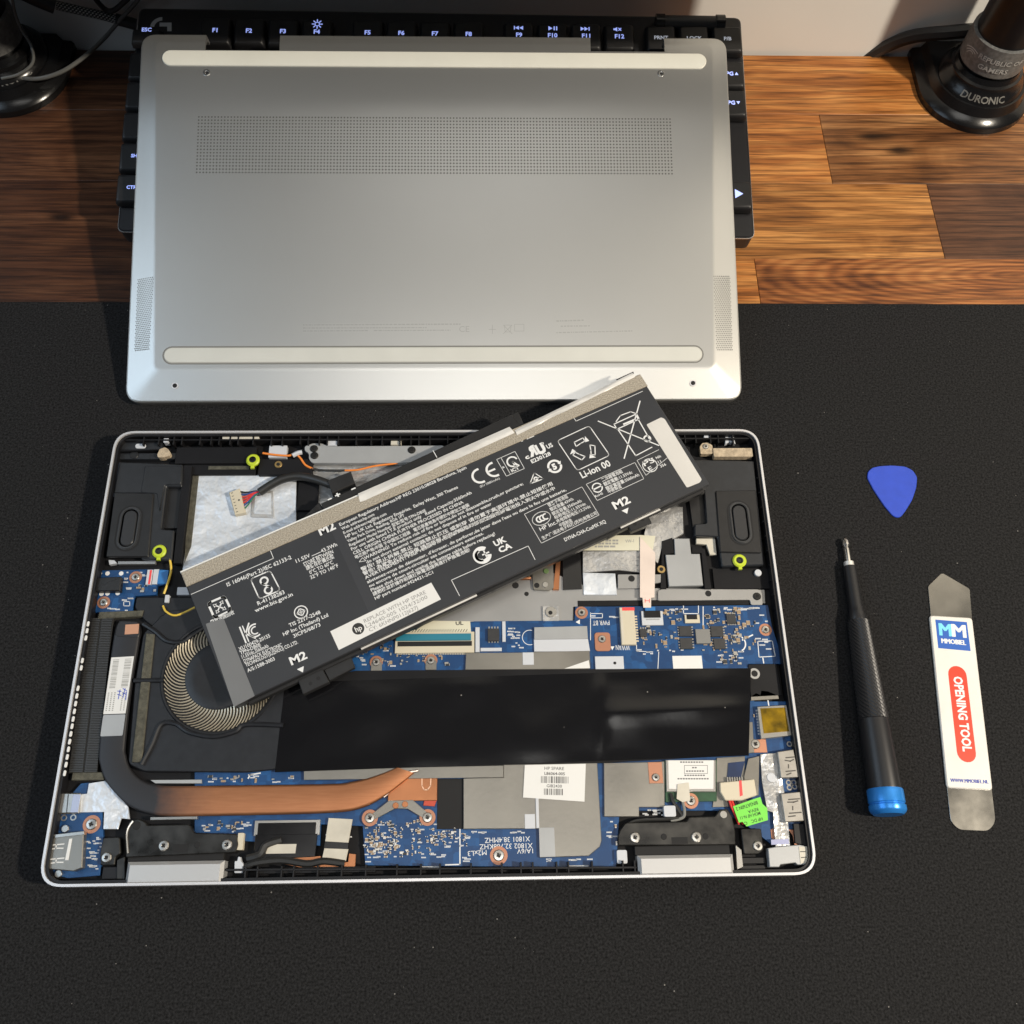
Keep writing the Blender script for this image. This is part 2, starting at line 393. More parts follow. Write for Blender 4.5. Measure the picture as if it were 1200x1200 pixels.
# ================================================================== monitor arm bases
mArm = M('arm_black', (.006, .006, .0065), .22, spec=.40, var=.3, vs=50, bump=.03, bs=1500)
mArmM = M('arm_satin', (.006, .006, .007), .30, spec=.28, var=.2, vs=60)
mStrap = M('strap_grey', (.11, .11, .108), .55, var=.3, vs=500, bump=.15, bs=1800)
mEmb = M('raised_letter_grey', (.13, .125, .115), .4, .3)
def wrap(t, a0, r, z, h, cx, cy, slope=0., bold=.02, kx=1.):
    v, f = tmesh(t, bold); k = h/.7; out = []
    x0 = sum((min(q[0] for q in v), max(q[0] for q in v)))/2
    for x, y in v:
        a = a0 + (x-x0)*k*kx/r; rr = r - slope*y*k
        out.append((cx+rr*math.cos(a), cy+rr*math.sin(a), z+y*k*(1-slope*.4)))
    return out, f
def arm(cx, cy, r, a0, label, strap):
    t = thing('monitor_arm_base', label, 'monitor arm base', (cx, cy, -2.5), 'black monitor arm bases clamped to the back of the desk')
    prof = []
    def dshape(rr, yb):
        p = [(cx+rr*math.cos(a), cy+rr*math.sin(a)) for a in [PI+PI*i/28 for i in range(29)]]
        return p+[(cx+rr, yb), (cx-rr, yb)]
    n0 = dshape(r, 498); n1 = dshape(r, 498); n2 = dshape(r-1.2, 498); n3 = dshape(r-5, 496); n4 = dshape(r-7, 495)
    rings = [[(x, y, z) for x, y in q] for q, z in ((n0, -2.5), (n1, 1.5), (n2, 3.2), (n3, 5.5), (n4, 11))]
    N = len(n0); V = sum(rings, []); Fc = []
    for k in range(4):
        for i in range(N): j = (i+1) % N; Fc.append((k*N+i, k*N+j, (k+1)*N+j, (k+1)*N+i))
    Fc += [tuple(range(N-1, -1, -1)), tuple(4*N+i for i in range(N))]
    mk('base_plate', (V, Fc), mArm, t)
    mk('collar', revolve([(r-8, 8), (r-8.6, 12), (r-10.5, 14.5), (22.5, 17.2), (22.0, 19.5), (20.4, 20.3), (19.2, 23)], 48, (cx, cy)), mArm, t)
    mk('pole', revolve([(17.5, 20), (17.5, 330), (16.5, 331)], 40, (cx, cy)), mArmM, t)
    g = []
    for q in range(2): pass
    def cone_text(t_, ac):
        v, f = tmesh(t_, .02); k = 4.0/.7; x0 = (min(q[0] for q in v)+max(q[0] for q in v))/2; o_ = []
        for x, y in v:
            u_ = .12+y*k/6.6; rr = (r-8.6)*(1-u_)+22.5*u_+.14; a = ac+(x-x0)*k*1.12/26
            o_.append((cx+rr*math.cos(a), cy+rr*math.sin(a), 12+5.2*u_+.14))
        return o_, f
    ac = a0+.14
    mk('raised_lettering', cat(cone_text('DUR', ac-.33), cone_text('O', ac+.005), cone_text('NIC', ac+.31)), mEmb, t, smooth=False)
    s = mk('cable_strap', revolve([(18.2, 25), (19.4, 25.4), (19.7, 35), (19.4, 43.6), (18.2, 44)], 40, (cx, cy)), mStrap, t)
    if strap:
        e = wrap('REPUBLIC OF', a0+.10, 19.95, 35.0, 3.0, cx, cy, 0, .02, 1.1); e2 = wrap('GAMERS', a0-.02, 19.95, 29.5, 3.0, cx, cy, 0, .02, 1.15)
        eye = []
        for k, (w_, o_) in enumerate(((5.2, 0), (4.0, -1.2), (2.6, -2.3))):
            pts = [(-w_+i*w_*2/10, 1.5*math.sin(PI*i/10)+o_ + i*.22) for i in range(11)]
            for i in range(10):
                a, b = pts[i], pts[i+1]
                eye.append(([(cx+19.98*math.cos(a0-.92+x/19.9), cy+19.98*math.sin(a0-.92+x/19.9), 34+y) for x, y in (a, b, (b[0], b[1]+.7), (a[0], a[1]+.7))], [(0, 1, 2, 3)]))
        mk('strap_print', cat(e, e2, *eye), M('strap_ink', (.34, .34, .33), .6), s, smooth=False)
    return t
arm(334, 465, 35, -PI/2-.32, 'black round monitor arm base with grey lettered strap standing beside bare orange desk', True)
left_arm_base = arm(-272, 475, 36.5, -PI/2+.32, 'black round monitor arm base with thin cables looped round it in the dark corner', False)
mk('bracket', bx(-291, 439.5, 262, -253, 470, 304, 1.5), mArm, left_arm_base)
# unseen monitor inferred from the arms, added above the frame to shade the desk
mo = thing('added_monitor', 'unseen dark flat monitor added above the back of the desk', 'added_monitor', (-30, 425, 108))
mk('added_monitor_housing', prism(rnd([(-335, 408), (225, 408), (225, 440), (-335, 440)], 5, 4), 108, 455, 3), mBlackM, mo)
mk('added_monitor_screen', bx(-327, 406.6, 118, 217, 408.2, 447, .2), mBlackG, mo)
# cables round the arm bases
mCable = M('cable_black', (.02, .02, .02), .4); mCableG = M('cable_grey', (.10, .10, .095), .32)
def cable(name, pts, r, mat, label, n=8):
    return tag(mk(name, tube([tuple(p) for p in pts], r, n, 8), mat), label, 'cable')
cable('flat_cable', [(262, 503, -25), (276, 500, -4), (292, 494, 14), (312, 489, 22), (338, 488, 25), (380, 489, 22)], 4.2, mCable, 'thick black cable arching behind the monitor arm base with the grey strap')
cable('thin_cable', [at(-60, 78, 12), at(0, 86, 12), at(38, 92.5, 13), at(70, 85, 15), at(98, 67, 16), aty(122, 45, 484), aty(142, 22, 487), aty(160, 2, 487), aty(178, -24, 486)], 1.25, mCableG, 'thin grey cable looping low across the dark monitor arm base')
cable('thin_cable', [at(2, 92, 16), at(22, 87, 18), at(38, 74, 20), at(37, 55, 25), aty(24, 32, 470), aty(16, 8, 470), aty(14, -20, 468)], .9, mCableG, 'very thin cable hanging close along the dark monitor arm base')
cable('thin_cable', [aty(95, -25, 488), aty(125, 12, 489), aty(148, 0, 489), aty(172, -28, 488)], 1.6, mCable, 'short black cable crossing the braided cable end')
bc = thing('braided_cable', 'braided black and white cable with black ferrule beside the dark monitor arm base', 'cable', (-226, 484, 20))
pA = [aty(40, -4, 485), aty(66, 6, 486), aty(90, 11.5, 487), aty(115, 17, 488), aty(136, 22.5, 489)]
mk('core', tube([tuple(p) for p in pA[1:]], 2.6, 10, 6), M('braid_dark', (.03, .03, .03), .6), bc)
br = []; S = spline(pA[1:], 12)
for i in range(len(S)-1):
    d = (S[i+1]-S[i]).normalized(); s_ = d.cross(Vector((0, 0, 1))).normalized(); u_ = s_.cross(d)
    for k in range(7):
        a = k*2*PI/7+i*.42; c = S[i]+s_*2.65*math.cos(a)+u_*2.65*math.sin(a); t_ = (-s_*math.sin(a)+u_*math.cos(a)); nn = s_*math.cos(a)+u_*math.sin(a)
        e1 = (d*.75+t_*.35); e2 = (t_*.5-d*.2)
        br.append(([c-e1*.6-e2*.6+nn*.12, c+e1*.6-e2*.6+nn*.12, c+e1*.6+e2*.6+nn*.12, c-e1*.6+e2*.6+nn*.12], [(0, 1, 2, 3)]))
mk('braid', cat(*br), M('braid_white', (.46, .45, .42), .5), bc, kind='stuff', smooth=False)
mk('ferrule', tube([tuple(p) for p in (aty(20, -14, 484), aty(40, -4, 485), aty(64, 6, 486))], 5.0, 12, 6), mCable, bc)
mk('plug', tube([tuple(p) for p in (aty(136, 22.5, 489), aty(146, 25, 489), aty(160, 29, 489))], 3.4, 12, 5), mCable, bc)
# ================================================================== keyboard
KF = Fr((-2.3, 333.0, 18.6), -.0099, .191)
kb = thing('keyboard', 'low black backlit keyboard propped up under the silver cover', 'keyboard', (-2.3, 400, -2.5))
KW, KD = 351.5, 142.5
mKB = M('keyboard_alu', (.008, .008, .010), .42, var=.15, vs=200)
mKey = M('keycap_black', (.006, .006, .007), .5, var=.2, vs=300)
mLeg = M('legend_glow', (.36, .45, 1.0), .5, emit=.85); mLegW = M('legend_white', (.62, .66, .75), .5, emit=.35); mLogo = M('logo_grey', (.42, .41, .40), .5)
body = mk('case', prism(rnd([(-KW/2, 0), (KW/2, 0), (KW/2, KD), (-KW/2, KD)], 4, 5), -12, 0, .9), mKB, kb, KF)
mk('edge_trim', ringprism(rnd([(-KW/2-.25, -.25), (KW/2+.25, -.25), (KW/2+.25, KD+.25), (-KW/2-.25, KD+.25)], 4, 5), rnd([(-KW/2, 0), (KW/2, 0), (KW/2, KD), (-KW/2, KD)], 4, 5), -1.3, -.5), M('trim_silver', (.5, .5, .5), .25, .9), body, KF)
for sx in (-1, 1):
    mk('foot', cat(bx(sx*140-14, KD-14, -30.5, sx*140+14, KD-8, -11, .5)), mBlack, kb, KF)
    mk('front_foot', cat(bx(sx*140-14, 2, -20, sx*140+14, 12, -11.5, .5)), mBlack, kb, KF)
kx0, ky0 = KF.uv(172, 34, 6); kx1, _ = KF.uv(726, 43, 6); PT = (kx1-kx0)/14
R = [ky0, ky0-1.22*PT, ky0-2.2*PT, ky0-3.2*PT, ky0-4.2*PT, ky0-5.2*PT]
def key(x, y, wd=1.0, legend=None, gl=mLeg, cap=2.5, dy=0., extra=None, kh=1.0):
    w_ = wd*PT-1.5; h_ = kh*PT-1.5
    V, Fc = [], []
    rings = []
    for s_, z in ((0, 1.2), (.15, 3.8), (1.0, 5.6), (1.5, 6)):
        rings.append([(px_, py_, z) for px_, py_ in rnd([(-w_/2+s_, -h_/2+s_), (w_/2-s_, -h_/2+s_), (w_/2-s_, h_/2-s_), (-w_/2+s_, h_/2-s_)], 1.4, 3)])
    n = len(rings[0]); V = [(a+x, b+y, c) for q in rings for a, b, c in q]
    for k in range(3):
        for i in range(n): j = (i+1) % n; Fc.append((k*n+i, k*n+j, (k+1)*n+j, (k+1)*n+i))
    Fc += [tuple(range(n-1, -1, -1)), tuple(3*n+i for i in range(n))]
    o = mk('key', (V, Fc), mKey, kb, KF)
    if legend or extra:
        ik = Ink(KF, 6.05)
        if legend: ik.text(legend, (x, y-cap/2+dy), 0, cap, None, .03, 1.0, 'c')
        if extra: extra(ik, x, y)
        ik.build('legend', gl, o)
    return o
def tri(ik, x, y, s_, d): ik.poly([(x-d*s_*.5, y-s_*.6), (x+d*s_*.5, y), (x-d*s_*.5, y+s_*.6)])
def sun(ik, x, y):
    y += 5; ik.ring((x, y), 1.0, 1.5, n=14)
    for k in range(8):
        a = k*PI/4; ik.line([(x+1.8*math.cos(a), y+1.8*math.sin(a)), (x+2.9*math.cos(a), y+2.9*math.sin(a))], .6)
def prev(ik, x, y): y += 4.6; ik.poly([(x-3, y-1.2), (x-2.4, y-1.2), (x-2.4, y+1.2), (x-3, y+1.2)]); tri(ik, x-1.2, y, 2.2, -1); tri(ik, x+1.2, y, 2.2, -1)
def play(ik, x, y):
    y += 4.6; tri(ik, x-1.2, y, 2.4, 1)
    for q in (.6, 2.0): ik.poly([(x+q, y-1.3), (x+q+.7, y-1.3), (x+q+.7, y+1.3), (x+q, y+1.3)])
def nxt(ik, x, y): y += 4.6; tri(ik, x-2, y, 2.2, 1); tri(ik, x+.2, y, 2.2, 1); ik.poly([(x+1.5, y-1.2), (x+2.1, y-1.2), (x+2.1, y+1.2), (x+1.5, y+1.2)])
def mute(ik, x, y): y += 4.6; x -= 2; ik.poly([(x-1.4, y-.6), (x-.5, y-.6), (x+.8, y-1.4), (x+.8, y+1.4), (x-.5, y+.6), (x-1.4, y+.6)]); ik.line([(x+1.6, y-.8), (x+3, y+.8)], .5); ik.line([(x+1.6, y+.8), (x+3, y-.8)], .5)
for lg, ux, ex in (('ESC', 0, None), ('F1', 2, None), ('F2', 3, None), ('F3', 4, None), ('F4', 5, sun), ('F5', 6.5, None), ('F6', 7.5, None), ('F7', 8.5, None), ('F8', 9.5, None), ('F9', 11, prev), ('F10', 12, play), ('F11', 13, nxt), ('F12', 14, mute)):
    if lg == 'ESC': key(kx0, R[0]-.22*PT, 1, lg, mLeg, 2.4, .2*PT, None, .60)
    else: key(kx0+ux*PT, R[0], 1, lg, mLeg, 2.7, 0, ex)
for lg, ux in (('PRNT', 15.25), ('LOCK', 16.25), ('P/B', 17.25)): key(kx0+ux*PT, R[0]-.4, 1, lg, mLegW, 2.3)
for i in range(13): key(kx0+i*PT, R[1])
key(kx0+13.5*PT, R[1], 2)
key(kx0+.25*PT, R[2], 1.5)
for i in range(12): key(kx0+(1.5+i)*PT, R[2])
key(kx0+13.75*PT, R[2], 1.5)
key(kx0+.375*PT, R[3], 1.75)
for i in range(11): key(kx0+(1.75+i)*PT, R[3])
key(kx0+13.4*PT, R[3], 2.2)
key(kx0+.3*PT, R[4], 1.6)
ik_s = [('SHIFT', -.12)]
for i in range(10): key(kx0+(1.6+i)*PT, R[4])
key(kx0+13*PT, R[4], 2.9)
key(kx0+.05*PT, R[5], 1.1)
for ux, wd in ((1.25, 1.2), (2.5, 1.2), (6.4, 6.2), (10.2, 1.2), (11.4, 1.2), (12.6, 1.2), (13.8, 1.2)): key(kx0+ux*PT, R[5], wd)
for c_ in range(3):
    for r_, lg in ((1, (None, None, 'PG')), (2, (None, None, 'PG'))):
        ex = None
        if c_ == 2: ex = (lambda ik, x, y, d=(1 if r_ == 1 else -1): ik.poly([(x+2.8, y-d*.9), (x+4.9, y-d*.9), (x+3.85, y+d*1.0)][::d]))
        key(kx0+(15.25+c_)*PT, R[r_], 1, lg[c_], mLeg, 2.4, 0, ex)
    key(kx0+(15.25+c_)*PT, R[5], 1, None, mLeg, 2.4, 0, (lambda ik, x, y: tri(ik, x+1.2, y+.5, 4.6, 1)) if c_ == 2 else None)
key(kx0+16.25*PT, R[4])
ik = Ink(KF, 6.08); ik.text('SHIFT', (kx0-.10*PT, R[4]-.8), 0, 2.0, None, .03); ik.text('CTRL', (kx0-.14*PT, R[5]-.8), 0, 2.0, None, .03); ik.build('side_legends', mLeg, kb)
# logo, volume roller
ik = Ink(KF, .06); c = ik.P(190, 32); ik.ring(c, 4.6, 6.9, PI*.52, PI*.98, 10)
ik.poly([ik.P(*q) for q in ((187, 26.5), (201, 26.5), (201, 36.5), (196, 36.5), (196, 31), (187, 31))]); ik.build('logo', mLogo, body)
x0, yy = KF.uv(768, 28, 3); x1, _ = KF.uv(848, 29, 3)
def xcyl(x0, x1, y, z, r, n=20):
    V = []; Fc = []
    for x in (x0, x1):
        for i in range(n): a = 2*PI*i/n; V.append((x, y+r*math.cos(a), z+r*math.sin(a)))
    for i in range(n): j = (i+1) % n; Fc.append((i, j, n+j, n+i))
    Fc += [tuple(range(n)), tuple(n+i for i in reversed(range(n)))]
    return V, Fc
rol = mk('volume_roller', xcyl(x0+5, x1-5, yy, 3.6, 4.3, 44), M('roller_ribbed', (.045, .045, .047), .5, .4), kb, KF, smooth=False)
for xa, xb in ((x0, x0+5), (x1-5, x1)): mk('roller_end', xcyl(xa, xb, yy, 3.6, 5.0, 28), M('roller_gloss', (.02, .02, .02), .2), rol, KF)
# ================================================================== bottom cover (silver tray leaning on the keyboard)
CF = Fr((-2.456, 234.67, 5.2), .0018, .2690)
cv = thing('laptop_bottom_cover', 'silver laptop bottom cover with dotted vent leaning on the keyboard', 'laptop cover', (-2.5, 236, 0))
CW, CD, CH = 323.3, 207.5, 2.5
def crect(l, r, bt, t, rad, tl=0, tr=0): return rnd([(-CW/2+l, bt), (CW/2-r, bt), (CW/2-tr, CD-t), (-CW/2+tl, CD-t)], rad, 8)
fl = lambda e, z: [(x, y, z) for x, y in crect(15.2+e, 15.2+e, 17+e, 5+e, 2.5+max(0, 1-e), 8.2+e, 8.2+e)]
ol = lambda e, z, rd=8.5: [(x, y, z+(2.0*y/CD if z > -1 else 0)) for x, y in crect(e, e, e, e, max(2, rd-e), e, e)]
rings = [ol(1.2, -5.5), ol(.1, -5.5), ol(0, -1.2), ol(.35, -.35), ol(1.0, 0), fl(-1.2, CH-.22), fl(-.3, CH-.03), fl(.9, CH)]
inn = [ol(1.4, -5.5), ol(2, -1.6), fl(1.5, CH-1.2)]
N = len(rings[0]); V = sum(rings, []); Fc = []
for k in range(len(rings)-1):
    for i in range(N): j = (i+1) % N; Fc.append((k*N+i, k*N+j, (k+1)*N+j, (k+1)*N+i))
Fc.append(tuple((len(rings)-1)*N+i for i in range(N)))
b0 = len(V); V += sum(inn, [])
for i in range(N): j = (i+1) % N; Fc.append((i, b0+i, b0+j, j))
for k in range(2):
    for i in range(N): j = (i+1) % N; Fc.append((b0+k*N+i, b0+(k+1)*N+i, b0+(k+1)*N+j, b0+k*N+j))
Fc.append(tuple(b0+2*N+i for i in reversed(range(N))))
mCover = M('cover_silver', (.54, .54, .525), .34, .86, var=.035, vs=7, bump=.015, bs=7000)
panel = mk('panel', (V, Fc), mCover, cv, CF, ang=14)
def cut(o, geo, fr):
    v, f = geo; me = mesh([fr.w(p) for p in v], f, smooth=False); c_ = bpy.data.objects.new('c', me); COL.objects.link(c_)
    md = o.modifiers.new('b', 'BOOLEAN'); md.object = c_; md.operation = 'DIFFERENCE'; md.solver = 'EXACT'
    par = o.parent; loc = o.location.copy(); o.parent = None; o.location = WL[o.name]*.001
    bpy.context.view_layer.update(); dg = bpy.context.evaluated_depsgraph_get()
    nm = bpy.data.meshes.new_from_object(o.evaluated_get(dg)); o.modifiers.clear(); old = o.data; o.data = nm
    o.parent = par; o.location = loc; bpy.data.objects.remove(c_)
def nb(ua, ub, vb):
    xa, ya = CF.uv(ua, vb, 1.5); xb, _ = CF.uv(ub, vb, 1.5)
    return bx(xa, ya, -9, xb, CD+6, 9, 0)
cut(panel, cat(nb(241, 328, 60), nb(692, 778.5, 61.5)), CF)
def strip(ua, va, ub, vb, z0, z1, mat, name):
    a = CF.uv(ua, (va+vb)/2, CH); b = CF.uv(ub, (va+vb)/2, CH); c = CF.uv(600, va, CH); d = CF.uv(600, vb, CH)
    hh = (c[1]-d[1])/2; yc = (c[1]+d[1])/2; hl = (b[0]-a[0])/2; xc = (a[0]+b[0])/2
    p = [(xc-(y-yc), yc+(x-xc)) for x, y in stadium(xc, yc, hh, hl, 10)]
    return mk(name, prism(p, z0, z1, .4), mat, cv, CF), p
mRub = M('strip_cream', (.66, .65, .58), .42, var=.03); mRub2 = M('strip_grey', (.56, .56, .52), .42, .25, var=.03)
strip(190, 62, 827.5, 79.5, CH-.5, CH+.9, mRub, 'rubber_foot_strip')
_, p = strip(192, 406.5, 823, 424.5, CH-.5, CH+.45, mRub2, 'rubber_foot_strip')
mk('strip_groove', ringprism(inset(ccw(p), -.75), inset(ccw(p), -.02), CH-.5, CH+.03), M('groove_dark', (.16, .16, .15), .6), panel, CF)
ik = Ink(CF, CH+.03)
a = ik.P(233, 137); b = ik.P(785, 137); c = ik.P(233, 202)
nx, ny = 148, 18
for i in range(nx):
    for j in range(ny):
        x = a[0]+(b[0]-a[0])*i/(nx-1); y = a[1]+(c[1]-a[1])*j/(ny-1)
        ik.poly([(x+.50*math.cos(q*PI/3), y+.50*math.sin(q*PI/3)) for q in range(6)])
ik.build('vent_holes', M('vent_hole', (.075, .075, .07), .7), cv, 'stuff')
for side in (-1, 1):
    z_ = .95
    # the grille lies on the sloping border: a frame following that slope
    if side < 0: cs = [(162, 328), (180, 325), (174.5, 409), (158, 411)]
    else: cs = [(836.5, 324), (855, 324), (858, 410), (840, 410)]
    q4 = []
    for (u, v) in cs:
        # slope plane: height falls from CH at the inner border to 0 at the outer edge
        h = 1.2
        for _ in range(4):
            x, y = CF.uv(u, v, h); bl = 15.2-(y-17)/(CD-22)*7
            d_ = max(0, min(1, (CW/2-abs(x)-1.0)/(bl-2.2))); zo = 2.0*y/CD; h = zo+(CH-.22-zo)*d_
        q4.append((x, y, h))
    P4 = [Vector(q) for q in q4]; g = []; ni, nj = 9, 38
    ey_ = (P4[3]-P4[0]).normalized(); ex_ = (P4[1]-P4[0]).normalized(); nn = ex_.cross(ey_).normalized()
    if nn.z < 0: nn = -nn
    for i in range(ni):
        for j in range(nj):
            s_ = (i+.5*(j % 2))/(ni-.5); t_ = j/(nj-1)
            c_ = (P4[0]*(1-s_)+P4[1]*s_)*(1-t_)+(P4[3]*(1-s_)+P4[2]*s_)*t_+nn*.28
            g.append(([tuple(c_+ex_*.30*math.cos(k*PI/3)+ey_*.30*math.sin(k*PI/3)) for k in range(6)], [tuple(range(6))]))
    mk('speaker_holes', cat(*g), M('speaker_hole', (.13, .13, .12), .7), cv, CF, 'stuff', smooth=False)
for u, v, h, r_ in ((242, 85, CH, 1.9), (774.5, 86, CH, 1.9)):
    x, y = CF.uv(u, v, h); sr = mk('screw', revolve([(1.9, h-.1), (1.9, h+.15), (1.5, h+.25), (.9, h+.1), (.8, h-.05)], 20, (x, y)), M('screw_silver', (.75, .75, .74), .25, .95), cv, CF)
    mk('recess', revolve([(0.85, h+.02), (.85, h+.12), (.4, h+.14)], 6, (x+.3, y-.2)), mHole, sr, CF)
for u, v in ((205, 452), (812, 449)):
    x, y = CF.uv(u, v, 1.2); h = CH*y/17
    mk('screw_hole', revolve([(1.25, h-.6), (1.25, h+.12), (1.0, h+.2)], 18, (x, y)), mHole, cv, CF)
    mk('screw_rim', revolve([(1.2, h-.6), (1.75, h-.6), (1.75, h+.14), (1.2, h+.14)], 18, (x, y), True), mRim, cv, CF)
ik = Ink(CF, CH+.02)
rr = random.Random(3)
def dashes(u0, v0, u1, v1, h):
    u = u0
    while u < u1:
        w_ = rr.uniform(1.2, 4.5); t = (u-u0)/(u1-u0); v = v0+(v1-v0)*t; ik.px((u, v-h), (min(u1, u+w_), v-h), (min(u1, u+w_), v), (u, v)); u += w_+rr.uniform(.7, 1.3)
for a_ in ((355, 381.5, 540, 380.5, 1.4), (355, 385, 500, 384.5, 1.2), (355, 388.5, 432, 388, 1.2), (438, 388, 528, 387.5, 1.2), (652, 377, 684, 376, 1.6), (657, 383, 692, 382.5, 1.4), (652, 390.5, 741, 388.5, 1.4)): dashes(*a_)
ik.tpx('CE', (538, 389), (550, 389), 7, 0); ik.lpx([(577, 381), (577, 391)], .3); ik.lpx([(573, 386), (581, 386)], .3)
ik.lpx([(590, 381), (600, 391)], .3); ik.lpx([(600, 381), (590, 391)], .3); ik.lpx([(591, 381), (599, 381), (598, 389), (592, 389)], .25, True); ik.lpx([(603, 380), (614, 380), (614, 388), (603, 388)], .25, True)
ik.build('fine_print', mFaint, cv)
# ================================================================== tools on the mat
pk = [(1016.5, 560), (1017, 553), (1022, 548), (1031, 546), (1045, 545.2), (1061, 546.5), (1070, 551), (1075, 559), (1074, 571), (1069, 586), (1061, 599), (1056, 605.5), (1051, 606.5), (1046, 604), (1036, 592), (1024, 574)]
tag(mk('opening_pick', prism(rnd(ppx(pk, .8), 1.2, 3), .0, .8, .25), M('pick_blue', (.022, .062, .46), .42, spec=.4, var=.06, vs=200)), 'blue plastic guitar-pick shaped prying tool lying on the black mat', 'pick')
OT = thing('opening_tool', 'flat metal prying blade with white printed sleeve and red stripe', 'prying tool', at(1127, 822, 0))
st = [(1087.5, 687), (1104, 671), (1136.5, 690), (1140, 735), (1163, 930), (1167, 964), (1158, 974), (1124, 972.5), (1114, 963), (1110, 925), (1092, 735)]
mk('blade', prism(rnd(ppx(st, .5), [1, 1.5, 1, 0, 0, 3, 2, 2, 3, 0, 0], 4), 0, .5, .12), M('blade_steel', (.30, .29, .265), .20, .9, var=.10, vs=60, rvar=.04), OT)
slv = mk('sleeve', prism(rnd(ppx([(1089.5, 721), (1139.5, 724), (1163.5, 926), (1110, 923)], 1.3), 1.6, 4), .02, 1.3, .45), M('sleeve_white', (.66, .65, .62), .25, spec=.5, var=.04, vs=90), OT)
S1 = Fr((0, 0, 0))
ik = Ink(S1, 1.325); ik.px((1096, 726), (1133, 729), (1137.5, 763), (1099.5, 759.5)); ik.build('logo_patch', M('logo_blue', (.02, .10, .42), .35), slv)
def heavy(name, t, a, b, h, mat, z, o):
    V_ = []; F_ = []
    for k, d in enumerate((-o, 0, o)):
        ik = Ink(S1, z+.008*k); ik.tpx(t, (a[0]+d, a[1]), (b[0]+d, b[1]), h, 0); F_ += [tuple(i+len(V_) for i in q) for q in ik.F]; V_ += ik.V
    mk(name, (V_, F_), mat, slv, S1, smooth=False)
heavy('logo_letter', 'M', (1101.8, 744.5), (1115.2, 745.8), 14.5, M('logo_cyan', (.18, .60, .78), .35), 1.345, .9)
heavy('logo_letter', 'M', (1116.8, 746), (1132, 747.5), 15, mInk, 1.372, 1.0)
heavy('logo_name', 'MMOBIEL', (1103.7, 753.5), (1132, 756), 5.5, mInk, 1.345, .45)
ik = Ink(S1, 1.325); a = Vector(ik.P(1122, 791)); b = Vector(ik.P(1132.5, 882)); dd = (b-a); hw = 4.35
ag = math.atan2(dd.y, dd.x)-PI/2; ik.poly(stadium((a.x+b.x)/2, (a.y+b.y)/2, hw, dd.length/2+hw, 10, ag)); ik.build('stripe', M('stripe_red', (.78, .055, .028), .3), slv)
ik = Ink(S1, 1.345); ik.tpx('OPENING TOOL', (1117.3, 792.5), (1128.8, 880.5), 10, .035); ik.build('stripe_lettering', mInk, slv)
heavy('address', 'WWW.MMOBIEL.NL', (1114, 916.3), (1158.5, 918.3), 4.3, M('ink_blue', (.015, .04, .30), .5), 1.325, .28)
# screwdriver, turned about its own axis
A = at(1041.5, 955, 7.9); B = at(990, 631, 2.6); ax = (B-A); LN = ax.length; ax.normalize()
sx_ = ax.cross(Vector((0, 0, 1))).normalized(); sy_ = sx_.cross(ax)
class AxF:
    def w(s, p): return A + sx_*p[0] + sy_*p[1] + ax*p[2]
AF = AxF()
def yl(v): # seen row -> distance along the axis
    t0, t1 = 0., LN
    for _ in range(40):
        tm = (t0+t1)/2; p = A+ax*tm-CAM; vv = 600-F*p.dot(UP)/p.dot(FW)
        if vv > v: t0 = tm
        else: t1 = tm
    return t0
sd = thing('precision_screwdriver', 'black precision screwdriver with knurled grip and bright blue end cap', 'screwdriver', at(1030, 850, 0))
zc, zs, zk, zb, zn, zo = yl(925), yl(843), yl(728), yl(711), yl(664), yl(659)
mCap = M('cap_blue', (.03, .24, .72), .30, .45, var=.1, vs=200); mGrip = M('grip_black', (.016, .016, .018), .36, .2)
mid = yl(943)
mk('end_cap', revolve([(6.3, 0), (7.4, 1.0), (7.9, 2.0), (7.9, mid-.5), (7.4, mid), (7.4, mid+.35), (7.8, mid+.8), (7.7, zc-.5), (7.4, zc)], 40), mCap, sd, AF)
mk('handle', revolve([(7.2, zc), (7.25, zc+.4), (6.6, zs-.4), (6.2, zs+.2)], 36), mGrip, sd, AF)
V = []; Fc = []; nr, na = 50, 36
for i in range(nr):
    t_ = i/(nr-1); r_ = 6.45*(1-t_)+4.7*t_
    for k in range(na):
        V.append(((r_+(.22 if (i+k) % 2 else -.14))*math.cos(2*PI*k/na), (r_+(.22 if (i+k) % 2 else -.14))*math.sin(2*PI*k/na), zs+(zk-zs)*t_))
for i in range(nr-1):
    for k in range(na): l = (k+1) % na; Fc.append((i*na+k, i*na+l, (i+1)*na+l, (i+1)*na+k))
Fc += [tuple(range(na)), tuple((nr-1)*na+k for k in range(na))]
mk('knurled_grip', (V, Fc), M('knurl_black', (.022, .022, .024), .42, .3), sd, AF, smooth=False)
mk('neck', revolve([(4.4, zk), (4.5, zk+.3), (3.5, zb-2), (3.3, zb), (3.1, zn-.4), (2.8, zn)], 28), M('neck_black', (.016, .016, .018), .32, .2), sd, AF)
bit = mk('bit', revolve([(1.3, zo-.5), (1.3, zo+(LN-zo)*.55), (1.0, zo+(LN-zo)*.62), (1.75, zo+(LN-zo)*.72), (1.6, LN-1.5), (.5, LN)], 18), M('bit_steel', (.72, .71, .68), .2, .95), sd, AF)
mk('bit_holder', revolve([(2.3, zn-.2), (2.45, zn), (2.45, zo), (1.8, zo+.3)], 24), M('holder_white', (.8, .79, .76), .3, .6), sd, AF)
